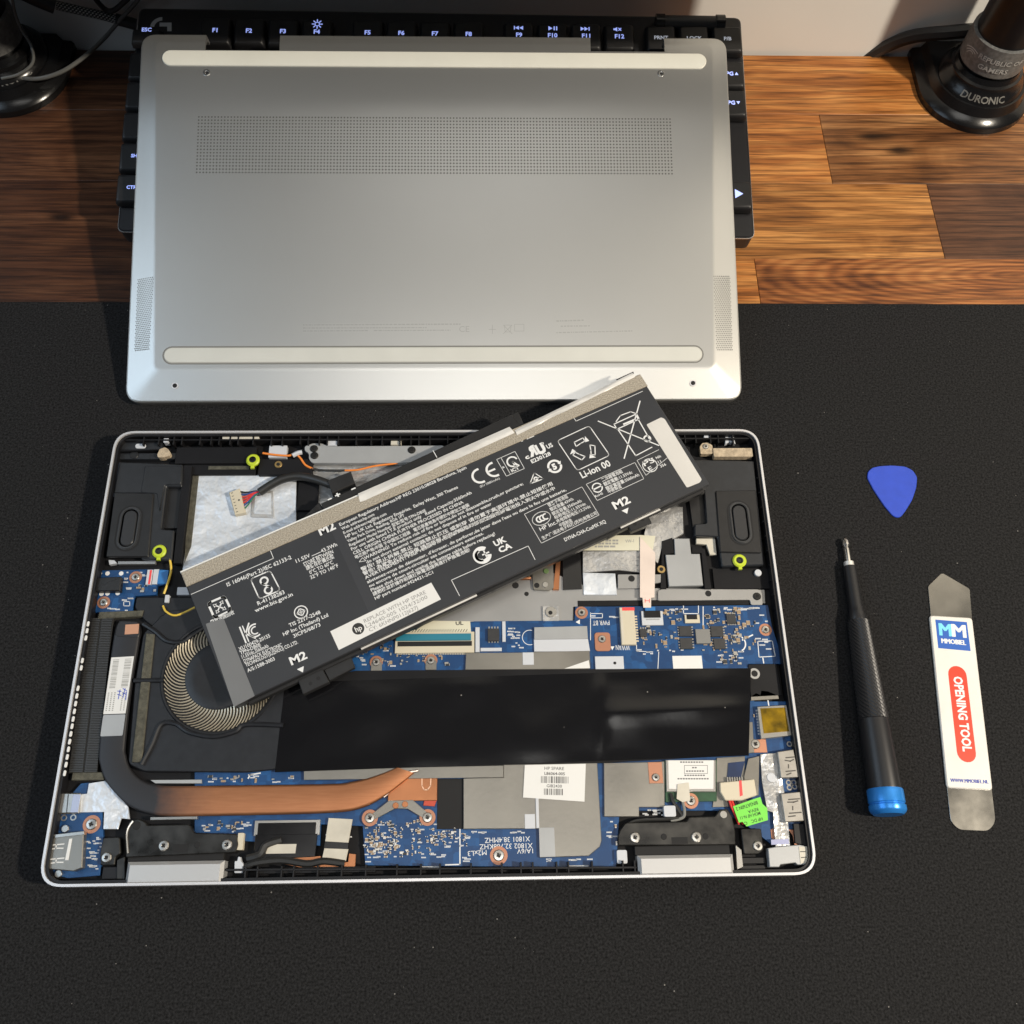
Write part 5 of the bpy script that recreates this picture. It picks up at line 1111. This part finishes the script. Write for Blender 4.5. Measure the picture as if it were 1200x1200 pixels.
for a in ((148, 670, 168, 674, 5), (144, 676, 152, 690, 5), (140, 699, 152, 705, 4), (120, 712, 150, 716, 4)): silk(*a)
ik.lpx([(145, 705), (152, 705), (152, 710), (145, 710)], .3, True)
for u, v in ((117, 672), (126, 672), (142, 672), (119, 696), (126, 695.5), (138, 695)): c_ = ik.P(u, v); ik.ring(c_, 0, 1.1, n=10)
ik.build('silkscreen', mInk, DB, 'stuff')
ik = Ink(W0, 9.23)
for a in ((100, 980, 118, 1020, 16), (100, 985, 112, 1015, 8)): silk(*a)
ik.build('silkscreen', mInk, LB, 'stuff')
rect('white_edge', 665, 1014, 690, 1017, 8, 10, mLt, LP); rect('white_edge', 494, 1015, 516, 1017.5, 8, 10, mLt, LP)
screw(584.5, 1002.5, PZ, MB, True, 1.25)
# ================================================================== battery lifted out and laid across the laptop
BZ = 21.6
BF = Fr((8, 157, BZ), .4499)
BT = thing('battery', 'black printed laptop battery pack lying slanted across the opened laptop', 'battery', (8, 157, 15.1))
mBat = M('battery_label_black', (.026, .028, .033), .45, var=.10, vs=14, rvar=.05); mBatP = M('battery_frame_black', (.013, .013, .014), .45, var=.2, vs=120)
mStrip = M('taupe_foam', (.34, .305, .25), .85, var=.4, vs=1700, bump=.5, bs=2200); mFilmS = M('clear_film', (.70, .69, .67), .20, .25, var=.2, vs=40, bump=.25, bs=90, aniso=(1, 1, 1))
mTapeS = M('silver_tape', (.68, .67, .65), .34, .40, var=.10, vs=14, rvar=.05)
def bpoly(pts, h=0): return [BF.uv(u, v, h) for u, v in pts]
def bplate(name, pts, z0, z1, mat, par=BT, b=.15, r=0):
    p = bpoly(pts, z1); p = rnd(p, r, 4) if r else p
    return mk(name, prism(p, z0, z1, min(b, (z1-z0)*.5)), mat, par, BF)
cs = bpoly([(212, 671), (744, 440), (836, 563), (274, 829)])
xl = (cs[0][0]+cs[3][0])/2; xr = (cs[1][0]+cs[2][0])/2; yb = (cs[2][1]+cs[3][1])/2; yt = (cs[0][1]+cs[1][1])/2
body = mk('cell_pack', prism(rnd([(xl, yb), (xr, yb), (xr, yt), (xl, yt)], .8, 3), -6.3, 0, .35), mBat, BT, BF)
mk('lower_frame', cat(bx(xl+6, yb-1.6, -6.2, xr-3, yb, -3.2, .2)), mBatP, BT, BF)
for xa_, xb_ in ((xl+60, xl+118), (xr-50, xr-28)): mk('edge_film', bx(xa_, yb-.9, -2.6, xb_, yb-.05, -2.0, .1), mFilmS, BT, BF)
p = bpoly([(211, 672), (742, 441)]); q = bpoly([(218, 690), (753, 453.5)])
y1 = yt+.1; y0 = (q[0][1]+q[1][1])/2
mk('foam_strip', bx(xl-.1, y0, -.1, xr+.1, y1-.6, .75, .25), mStrip, BT, BF)
mk('film_edge', bx(xl-.3, y1-.9, -5.5, xl+95, y1+.35, .25, .15), M('film_white', (.72, .72, .70), .35), BT, BF)
xs_, _ = BF.uv(412, 660); mk('cell_seam', prism(rnd([(xs_-2.2, yb+1), (xs_+2.2, yb+1), (xs_+2.2, y0-.3), (xs_-2.2, y0-.3)], .5, 2), -.05, .025, .0), M('seam_grey', (.034, .036, .042), .38), BT, BF)
# upper flange with contacts
fl_ = bplate('upper_flange', [(376, 590), (412, 573), (505, 530), (600, 485.5), (607, 496), (612, 504), (590, 514), (430, 588), (384, 608)], -5.8, -1.2, mBatP, BT, .3)
bplate('screw_tab', [(356, 606), (374, 588), (380, 598), (384, 606), (363, 614)], -6, -2.6, mBatP, BT, .3, r=.6)
bplate('screw_tab', [(595, 489), (607, 482.5), (615.5, 500), (604, 505)], -6, -1.8, mBatP, BT, .3, r=.4)
for u, v in ((370, 596), (601.5, 492.5)):
    x, y = BF.uv(u, v, -1.6); mk('tab_hole', revolve([(1.2, -2.6), (1.2, -1.55 if u > 500 else -2.5), (.9, -1.5 if u > 500 else -2.45)], 16, (x, y)), mHole, BT, BF)
def film(name, pts, z, amp, seed):
    P = [Vector((*BF.uv(u, v, z), z)) for u, v in pts]; V = []; Fc = []; nx, ny = 40, 6; rw = random.Random(seed)
    off = [[rw.uniform(-1, 1) for _ in range(nx+1)] for _ in range(ny+1)]
    for j in range(ny+1):
        for i in range(nx+1):
            s, t = i/nx, j/ny; q = (P[0]*(1-s)+P[1]*s)*(1-t)+(P[3]*(1-s)+P[2]*s)*t
            V.append((q.x, q.y, q.z+amp*(math.sin(s*9+t*3+seed)*.5+math.sin(s*23+t*5)*.25+off[j][i]*.12)+amp*1.2*math.sin(t*PI)))
    for j in range(ny):
        for i in range(nx): a = j*(nx+1)+i; Fc.append((a, a+1, a+nx+2, a+nx+1))
    return mk(name, (V, Fc), mFilmS, BT, BF, ang=80)
film('silver_film', [(419.5, 578.5), (597, 500), (603, 507.5), (422, 589)], .8, .22, 3)
film('silver_film', [(603, 504), (741, 437), (744.5, 441.5), (606, 510)], .8, .25, 5)
bplate('film_flag', [(722, 444.5), (742, 435.5), (743, 437.5), (724, 446.5)], .5, .7, mHole, BT, 0)
# tapes over the ends
bplate('end_tape', [(757.5, 497.5), (775, 489), (779, 491), (822.5, 562), (820, 565.5), (805, 571.5)], 0, .12, mTapeS, BT, 0, r=.7)
bplate('end_tape', [(241, 731), (262, 724.5), (298.5, 815.5), (274, 828.5)], 0, .12, M('silver_tape_shaded', (.24, .24, .24), .36, .6, var=.12, vs=20), BT, 0, r=.5)  # same silver tape; darker colour paints its dimmer reflection
# lower clips
for nm, pts, z1 in (('lower_clip', [(349, 797), (378, 783.5), (386, 799), (355, 814)], -3), ('lower_clip', [(379, 784), (411, 768), (416, 782), (386, 798)], -4), ('lower_clip', [(733, 610), (757, 598), (764, 613), (740, 623)], -3), ('lower_clip', [(705, 622), (732, 610), (736, 618), (712, 631)], -4),
                    ('lower_clip', [(571, 684), (600, 671), (604, 679), (576, 694)], -4), ('lower_clip', [(640, 652), (668, 638), (672, 646), (646, 660)], -4), ('lower_clip', [(480, 728), (504, 716), (508, 724), (486, 737)], -4)):
    bplate(nm, pts, -6.3, z1, mBatP, BT, .3, r=.4)
for u, v in ((364, 801), (373, 795), (744, 614), (753, 609)):
    x, y = BF.uv(u, v, -3); mk('clip_hole', revolve([(.9, -3.2), (.9, -2.96), (.7, -2.94)], 14, (x, y)), mHole, BT, BF)
# cable and plug of the battery
plg = mk('plug_block', prism(ppx([(383, 563), (411, 552), (416, 566), (389, 578)], 17), 12, 17, .4), mBatP, BT)
mk('cable', tube([tuple(at(u, v, z)) for u, v, z in ((390, 569, 14.5), (372, 562.5, 14), (352, 558.5, 13), (333, 561, 12.5), (318, 568, 11.8), (304, 577, 11))], 2.1, 12, 8), mCable, BT)
cn = plate('connector', [(268, 577), (280.5, 572), (287.5, 600.5), (275, 603)], 8.2, 11.0, mCream, BT, .3)
cols = [M('wire_black', (.015, .015, .016), .4), mBl, mRd, mRd, mRd, mBl, M('wire_green', (.02, .14, .08), .4), mRd]
for k in range(7):
    t = k/6; mk('wire', tube([tuple(at(u, v, z)) for u, v, z in ((281+5.5*t, 576+20*t, 9.8), (288+3*t, 577+14*t, 10.6), (297+1.5*t, 576+5*t, 11.2), (306, 575+1.5*t, 11))], .42, 6, 6), cols[k], BT)
ik = Ink(W0, 11.03)
for k in range(7): t = k/6; ik.lpx([(271+6*t, 578+22*t), (272.6+6*t, 577.4+22*t)], .35)
c_ = ik.P(280, 586); ik.ring(c_, 0, .5, n=10); ik.build('connector_marks', mBlackInk, cn)
# ---- printing
A0 = 0.0
def tb(ik, t, a, b, h, bold=.012): ik.tpx(t, a, b, h, bold)
def tw(ik, t, a, hmm, bold=.0, sq=.8): ik.text(t, ik.P(*a), 0, hmm, None, bold, sq)
ik = Ink(BF, .03)
tb(ik, 'IS 16046(Part 2)/IEC 62133-2', (266.5, 687.5), (342, 654.7), 4.6); tb(ik, 'R-41138283', (302.5, 709.5), (334, 695.5), 4.6); tb(ik, 'www.bis.gov.in', (299.5, 717.8), (343.5, 698), 4.6)
tb(ik, '廢電池請回收', (247.5, 731.5), (275, 719), 4.0)
for t, a, b in (('XU100429-20155', (280.5, 763), (317, 746.5)), ('TPN-DB0E', (282, 767.5), (306, 757)), ('11.55Vdc,3560mAh', (284, 772), (315, 758.5)), ('DYNAPACK ELECTRONIC', (286.5, 777), (331, 757.3)), ('TECHNOLOGY(SUZHOU) CO.,LTD.', (288.5, 781.5), (349.5, 754)), ('A/S:1588-3003', (290.5, 788), (322.5, 773.5)),
                ('11.55V', (347.5, 659.8), (364, 652.5)), ('43.3Wh', (377, 648), (395.5, 639.5)), ('STORE BETWEEN', (356.5, 663.5), (391, 648)), ('請儲存於攝氏度', (359.5, 668), (392, 653.5)), ('0°C TO 60°C', (363.5, 673), (391, 660.5)), ('32°F TO 140°F', (364.5, 678.8), (397, 664.3)),
                ('TIS 2217-2548', (339.5, 735), (376, 719)), ('HP Inc (Thailand) Ltd', (332.5, 745.5), (385, 722.3)), ('3ICP5/68/73', (344.5, 747.5), (376, 733.5)), ('DYNA-CHA-CosMX XQ', (662.5, 634.5), (710.5, 612.5))):
    tb(ik, t, a, b, 4.3)
ik.lpx([(365.5, 651.5), (375.5, 647)], .3)
for k in range(3): ik.lpx([(366+k*3.5, 654.3-k*1.55), (368.2+k*3.5, 653.3-k*1.55)], .3)
for a, b in (((341.5, 779.5), (360.5, 771)), ((375.5, 627.5), (394, 619.3)), ((721, 597), (739.5, 588.5)), ((611, 517.5), (626, 511))): tb(ik, 'M2', a, b, 9.2 if b[1] != 511 else 6, .03)
ik.px((348, 784.3), (356, 780.6), (355, 788)); ik.px((728.5, 598.5), (736.5, 594.8), (735, 602))
ik.lpx([(224, 696.5), (320.5, 654.3), (317, 645.5)], .28); ik.lpx([(670, 486), (675, 493.5), (753, 458.5)], .28); ik.lpx([(538.5, 698), (529, 679.8), (619, 639.8), (627, 655.8)], .28)
ik.build('label_text', mInk, body, 'stuff')
ik = Ink(BF, -1.17); tb(ik, '-', (385, 587.5), (389.5, 585.5), 6, .04); tb(ik, '+', (394, 584), (400, 581.3), 6, .04); tb(ik, '-', (412.5, 575.5), (417.5, 573.3), 6, .04); ik.lpx([(507.5, 528), (512, 536)], .35); ik.build('flange_print', mInk, fl_)
# main paragraph
ik = Ink(BF, .03)
LS = ['European Regulatory Address:HP REG 23010,08028 Barcelona, Spain', 'Web address:hp.com', 'E-mail address:reg@hp.com', 'HP Inc UK Ltd, Regulatory Enquiries,  Earley West, 300 Thames', 'Valley Park Drive, Reading, RG6 1PT', 'Regulatory Model Number 型號/型号:TPN-DB0E', 'For use with listed I.T.E product only   Rated Capacity:3560mAh', 'CELL ORIGIN CHINA FURTHER PROCESSED IN CHINA', '电芯原产地:中国 于中国加工组装   電芯原產地為中國於中國加工組裝',
      'WARNING! To reduce risk of fire or burns,do not disassemble,crush,or puncture;', 'do not short external contacts; do not dispose of in fire or water', '警告! 禁止拆解,禁止 短路禁止挤压 或刺穿 请勿置于高温环境中,禁止短接使用', '警告! 為避免火災或燒傷 請勿拆解 刺穿或短路外部接點,請勿將電池投入到火中或水中', 'AVERTISSEMENT! Pour réduire le risque d\'incendie ou de brûlures,', 'abstenez-vous de démonter, d\'écraser, de perforer,de jeter dans l\'eau ou dans le feu une batterie,', 'ou encore de court-circuiter ses connecteurs externes.', 'Please shut down and unplug the battery cable before replacing!', '請關機並於操作前請拔除電池線再進行更換電池組!', 'HP part number:M24421-2C1']
ENDS = {0: (547, 549), 3: (537, 572), 6: (553, 578.5), 7: (543.5, 589.5), 9: (613.5, 568), 10: (576.5, 591.5), 11: (648, 568), 12: (651, 573.5), 13: (599, 594), 14: (664, 575), 15: (567, 626), 16: (580.5, 626.5), 17: (551, 645.5), 18: (508, 672)}
for i, t in enumerate(LS):
    f_ = i/18; u, v = 398.5+41.5*f_, 616.5+86.5*f_
    if 9 <= i <= 10: u, v = u+8.5, v-3.9
    if i in ENDS: ik.tpx(t, (u, v), ENDS[i], 3.7, .012)
    else: ik.text(t, ik.P(u, v), BF and math.atan2(*reversed([b-a for a, b in zip(ik.P(398.5, 616.5), ik.P(547, 549))])), 1.5, None, .012, .92)
ik.lpx([(421, 658.5), (424.5, 653.5), (429, 657)], .25, True)
ik.build('warning_text', mInk, body)
def sym(name, fn):
    ik = Ink(BF, .03); fn(ik); ik.build(name, mInk, body)
def bis(ik):
    ik.line(rnd([ik.P(*q) for q in ((293.5, 678.5), (316.5, 668.5), (328.5, 691.5), (304, 702))], 1.6, 4), .55, True)
    for q in ((309.5, 680.5), (314.5, 691.5)): ik.ring(ik.P(*q), 1.25, 2.1, n=16)
    ik.lpx([(307, 684), (317, 688)], .9)
sym('standards_mark', bis)
def re4(ik):
    P = [ik.P(*q) for q in ((243.5, 707), (263, 698.5), (271, 715), (251.5, 724.5))]
    ik.line(rnd(P, 1.4, 4), 1.0, True); c = ik.P(257.3, 711.3)
    for k in range(4):
        a = PI/4+k*PI/2; d = (math.cos(a), math.sin(a)); ik.line([(c[0]+d[0]*.3, c[1]+d[1]*.3), (c[0]+d[0]*2.6, c[1]+d[1]*2.6)], .6)
        e = (c[0]+d[0]*3.4, c[1]+d[1]*3.4); n = (-d[1], d[0]); ik.poly([e, (e[0]-d[0]*1.5+n[0]*1.1, e[1]-d[1]*1.5+n[1]*1.1), (e[0]-d[0]*1.5-n[0]*1.1, e[1]-d[1]*1.5-n[1]*1.1)])
sym('recycling_mark', re4)
def kc(ik):
    a = ik.P(287.5, 753.5); 
    def L(x, y): return (a[0]+x, a[1]+y)
    ik.line([L(.3, 0), L(.3, 8)], .7); ik.line([L(1.6, 0), L(1.6, 8)], .5); ik.line([L(1.6, 4), L(4.6, 8)], .7); ik.line([L(1.6, 4), L(4.8, .2)], .7)
    c = L(6.0, 3.6); ik.ring(c, 2.6, 3.3, PI*.35, PI*1.65, 16); ik.ring(c, 1.4, 2.0, PI*.35, PI*1.65, 14)
sym('kc_mark', kc)
def tis(ik):
    c = ik.P(352.7, 717.3); ik.ring(c, 2.7, 3.2, n=28); ik.line([(c[0]+1.9*math.cos(k*PI/2), c[1]+1.9*math.sin(k*PI/2)) for k in range(4)], .45, True); ik.ring(c, .3, .7, n=10)
    ik.line([(c[0], c[1]-1.5), (c[0], c[1]+1.5)], .3); ik.line([(c[0]-1.5, c[1]), (c[0]+1.5, c[1])], .3)
sym('tis_mark', tis)
def ce(ik):
    for q, e in (((562.5, 557.5), 0), ((579, 550), 1)):
        c = ik.P(*q); ik.ring(c, 3.1, 4.2, PI*.5, PI*1.5, 18); ik.poly([(c[0], c[1]+3.1), (c[0]+.9, c[1]+3.1), (c[0]+.9, c[1]+4.2), (c[0], c[1]+4.2)]); ik.poly([(c[0], c[1]-4.2), (c[0]+.9, c[1]-4.2), (c[0]+.9, c[1]-3.1), (c[0], c[1]-3.1)])
        if e: ik.poly([(c[0]-3.2, c[1]-.5), (c[0]+.6, c[1]-.5), (c[0]+.6, c[1]+.5), (c[0]-3.2, c[1]+.5)])
    ik.tpx('(EU 5880mAh)', (563, 571.5), (586, 561.5), 2.6, 0)
sym('ce_mark', ce)
def ict(ik):
    P = [(582, 538.5), (603.5, 529), (614.5, 549), (593.5, 558)]; ik.lpx(P, .25, True); ik.lpx([(587, 536.3), (598.5, 556)], .25)
    c = ik.P(600.5, 541); ik.ring(c, 2.2, 3.0, PI*.05, PI*1.6, 18); ik.lpx([(601, 541.5), (608, 545.5)], .8); ik.lpx([(601, 541.5), (605, 548)], .8); ik.tpx('ICT', (600, 553.5), (609, 549.5), 4, .03); ik.tpx('s', (589, 549), (591.5, 548), 3)
sym('ict_mark', ict)
def ru(ik):
    a = ik.P(621, 536.5); d = ik.P(641, 527.5); L = d[0]-a[0]
    v, f = tmesh('R', .07); x1 = max(q[0] for q in v); ik.add([(a[0]+(x1-x)*6.2+.3, a[1]+.4+y*7.2) for x, y in v], [tuple(reversed(q)) for q in f])
    v, f = tmesh('U', .07); ik.add([(a[0]+4.6+x*6.6, a[1]-.3+y*7.2) for x, y in v], f)
    ik.tpx('c', (616.5, 538.5), (621, 536.5), 5, .04); ik.tpx('US', (642, 526), (648.5, 523), 5, .03); ik.tpx('E230128', (623.5, 543), (646, 533), 4.4, .03); ik.ring(ik.P(636, 519.5), .3, .6, n=10)
sym('ru_mark', ru)
def five(ik):
    c = ik.P(650, 546.5); ik.ring(c, 2.6, 3.7, .35, PI-.15, 16); ik.ring(c, 2.6, 3.7, PI+.35, 2*PI-.15, 16)
    for s in (0, PI): ik.poly([(c[0]+r*math.cos(s+b), c[1]+r*math.sin(s+b)) for r, b in ((2.0, .35), (4.4, .35), (3.2, -.12))])
    ik.text('5', (c[0]-.2, c[1]-1.5), 0, 3.0, None, .06, 1, 'c')
sym('five_mark', five)
def tr(ik):
    P = [(621, 567), (626, 554), (637, 561)]; ik.line(rnd([ik.P(*q) for q in P], .8, 3), .45, True); c = ik.P(628, 561); ik.ring(c, .5, 1.2, n=12); ik.lpx([(625, 564), (632, 559)], .3)
sym('triangle_mark', tr)
def rec(ik):
    ik.line(rnd([ik.P(*q) for q in ((653, 516.5), (690.5, 499), (714.5, 533.5), (676.5, 551.5))], 1.6, 4), .45, True); c = ik.P(684, 526.5)
    for k in range(3):
        a = PI/2+k*2*PI/3
        def Q(r, t): return (c[0]+r*math.cos(a+t), c[1]+r*math.sin(a+t))
        ik.line([Q(6.4, -.45), Q(6.0, .40), Q(4.0, .72), Q(3.6, -.10), Q(4.6, -.62)], .5, True); e = Q(5.6, -1.02); ik.poly([e, Q(7.4, -.58), Q(4.0, -.66)])
    ik.tpx('Li-ion 00', (682.5, 560.5), (716.5, 545.5), 8, .02)
sym('recycling_box', rec)
def bin_(ik):
    ik.lpx([(701, 493.5), (772, 522)], .55); ik.lpx([(750, 470), (731.5, 537)], .6)
    ik.lpx([(724, 503), (745, 534)], .55); ik.lpx([(745, 534), (764, 524)], .5); ik.lpx([(746, 488), (762, 516)], .55); ik.lpx([(719.5, 497), (723, 503), (749, 491), (746, 485)], .55, True)
    ik.lpx([(722, 494), (727, 487), (739, 482.5), (745, 484.5)], .5); ik.lpx([(731, 497), (743, 492)], .9); ik.ring(ik.P(758.5, 514), 1.2, 2.0, n=18)
sym('crossed_bin_mark', bin_)
def b2(ik):
    ik.lpx([(687, 567.5), (744, 542), (754.5, 561), (700, 586.5)], .22, True); ik.ring(ik.P(700, 571.5), 2.1, 2.7, n=22); ik.lpx([(695, 574), (705, 569)], .7); ik.tpx('RoHS', (698, 583), (707, 579), 2.6)
    for t, a, b in (('二次鋰電池組', (706, 564.5), (730, 553.5)), ('額定電壓:11.55Vdc', (708.5, 569.5), (741.5, 554.5)), ('額定電容量:3560mAh', (711, 574.5), (749.5, 557.5)), ('中國製造', (713.5, 578), (729, 571))): ik.tpx(t, a, b, 3.6, .01)
sym('spec_box', b2)
def pse(ik):
    ik.lpx([(782, 536.5), (757, 557), (746.5, 539.5), (772, 527)], .22); c = ik.P(761.7, 545.3); ik.ring(c, 3.4, 3.8, n=26); ik.tpx('PS', (755.5, 546.5), (768, 541), 6, .01); ik.tpx('E', (761.5, 552), (765.5, 550), 5, .01)
    ik.tpx('Nih', (769.5, 538), (775, 535.5), 3); ik.tpx('11.', (772, 543), (777, 541), 3.2); ik.tpx('356', (774.5, 548), (781, 545), 3.2)
sym('pse_box', pse)
def ccc(ik):
    ik.lpx([(614.5, 602.5), (682, 570.5), (702, 603.5), (634.5, 636.5)], .22, True); c = Vector(ik.P(634.5, 607.5))
    ik.line([(c.x+4.6*math.cos(k*PI/16), c.y+3.3*math.sin(k*PI/16)) for k in range(32)], .4, True)
    for dx in (-1.5, .2, 1.9): ik.ring((c.x+dx+.4, c.y), 1.05, 1.75, PI*.35, PI*1.65, 12)
    ik.tpx('HP Inc.', (633.5, 622.5), (653, 613.5), 4.6, .01)
    for t, a, b in (('锂离子电池组', (643, 594), (666, 583)), ('额定容量:43Wh', (645.5, 599), (672.5, 586)), ('额定容量:3560mAh', (648, 604), (682, 588)), ('标称电压:11.55Vdc', (650.5, 608.5), (687, 591.5)), ('充电限制电压:13.2Vdc', (653, 613), (692.5, 594.5)), ('中国制造', (656.5, 617.5), (671, 611)), ('生产厂:诺达电子科技(苏州)有限公司', (636, 632.5), (700, 602.5))): ik.tpx(t, a, b, 3.5, .008)
sym('ccc_box', ccc)
def uk(ik): ik.tpx('UK', (580.5, 640.5), (594, 634), 6.6, .04); ik.tpx('CA', (586, 648), (600.5, 641.5), 6.6, .04)
sym('ukca_mark', uk)
def gm(ik): c = ik.P(565, 650.5); ik.ring(c, 2.3, 4.4, PI*.22, PI*1.9, 26); ik.ring((c[0]-.6, c[1]), 1.7, 3.0, PI*.5, PI*1.5, 14); ik.line([(c[0]+.3, c[1]), (c[0]+3.4, c[1])], .7); ik.line([(c[0]+1.6, c[1]-1.6), (c[0]+1.6, c[1]+1.6)], .7)
sym('g_mark', gm)
# sticker
st_ = bplate('spare_sticker', [(387, 739.8), (505.3, 682.7), (516.7, 702.3), (397, 761.7)], 0, .1, mLbl, BT, 0)
ik = Ink(BF, .13); c = ik.P(419.8, 736.8); ik.ring(c, 0, 2.75, n=26); ik.build('logo_disc', mBlackInk, st_)
ik = Ink(BF, .145); ik.text('hp', (c[0]+.1, c[1]-1.15), 0, 2.5, None, .02, .95, 'c'); ik.build('logo_letters', mLbl, st_)
ik = Ink(BF, .13)
for t, a, b in (('REPLACE WITH HP SPARE', (427.5, 730), (499.5, 695.5)), ('L24640-005 1024/32/00', (429.5, 736), (501.5, 701)), ('CY: 6KHNP0112J627J', (433.5, 740.5), (490, 713.5))): ik.tpx(t, a, b, 4.4, .0)
ik.build('sticker_print', M('dot_print_grey', (.22, .22, .22), .6), st_)
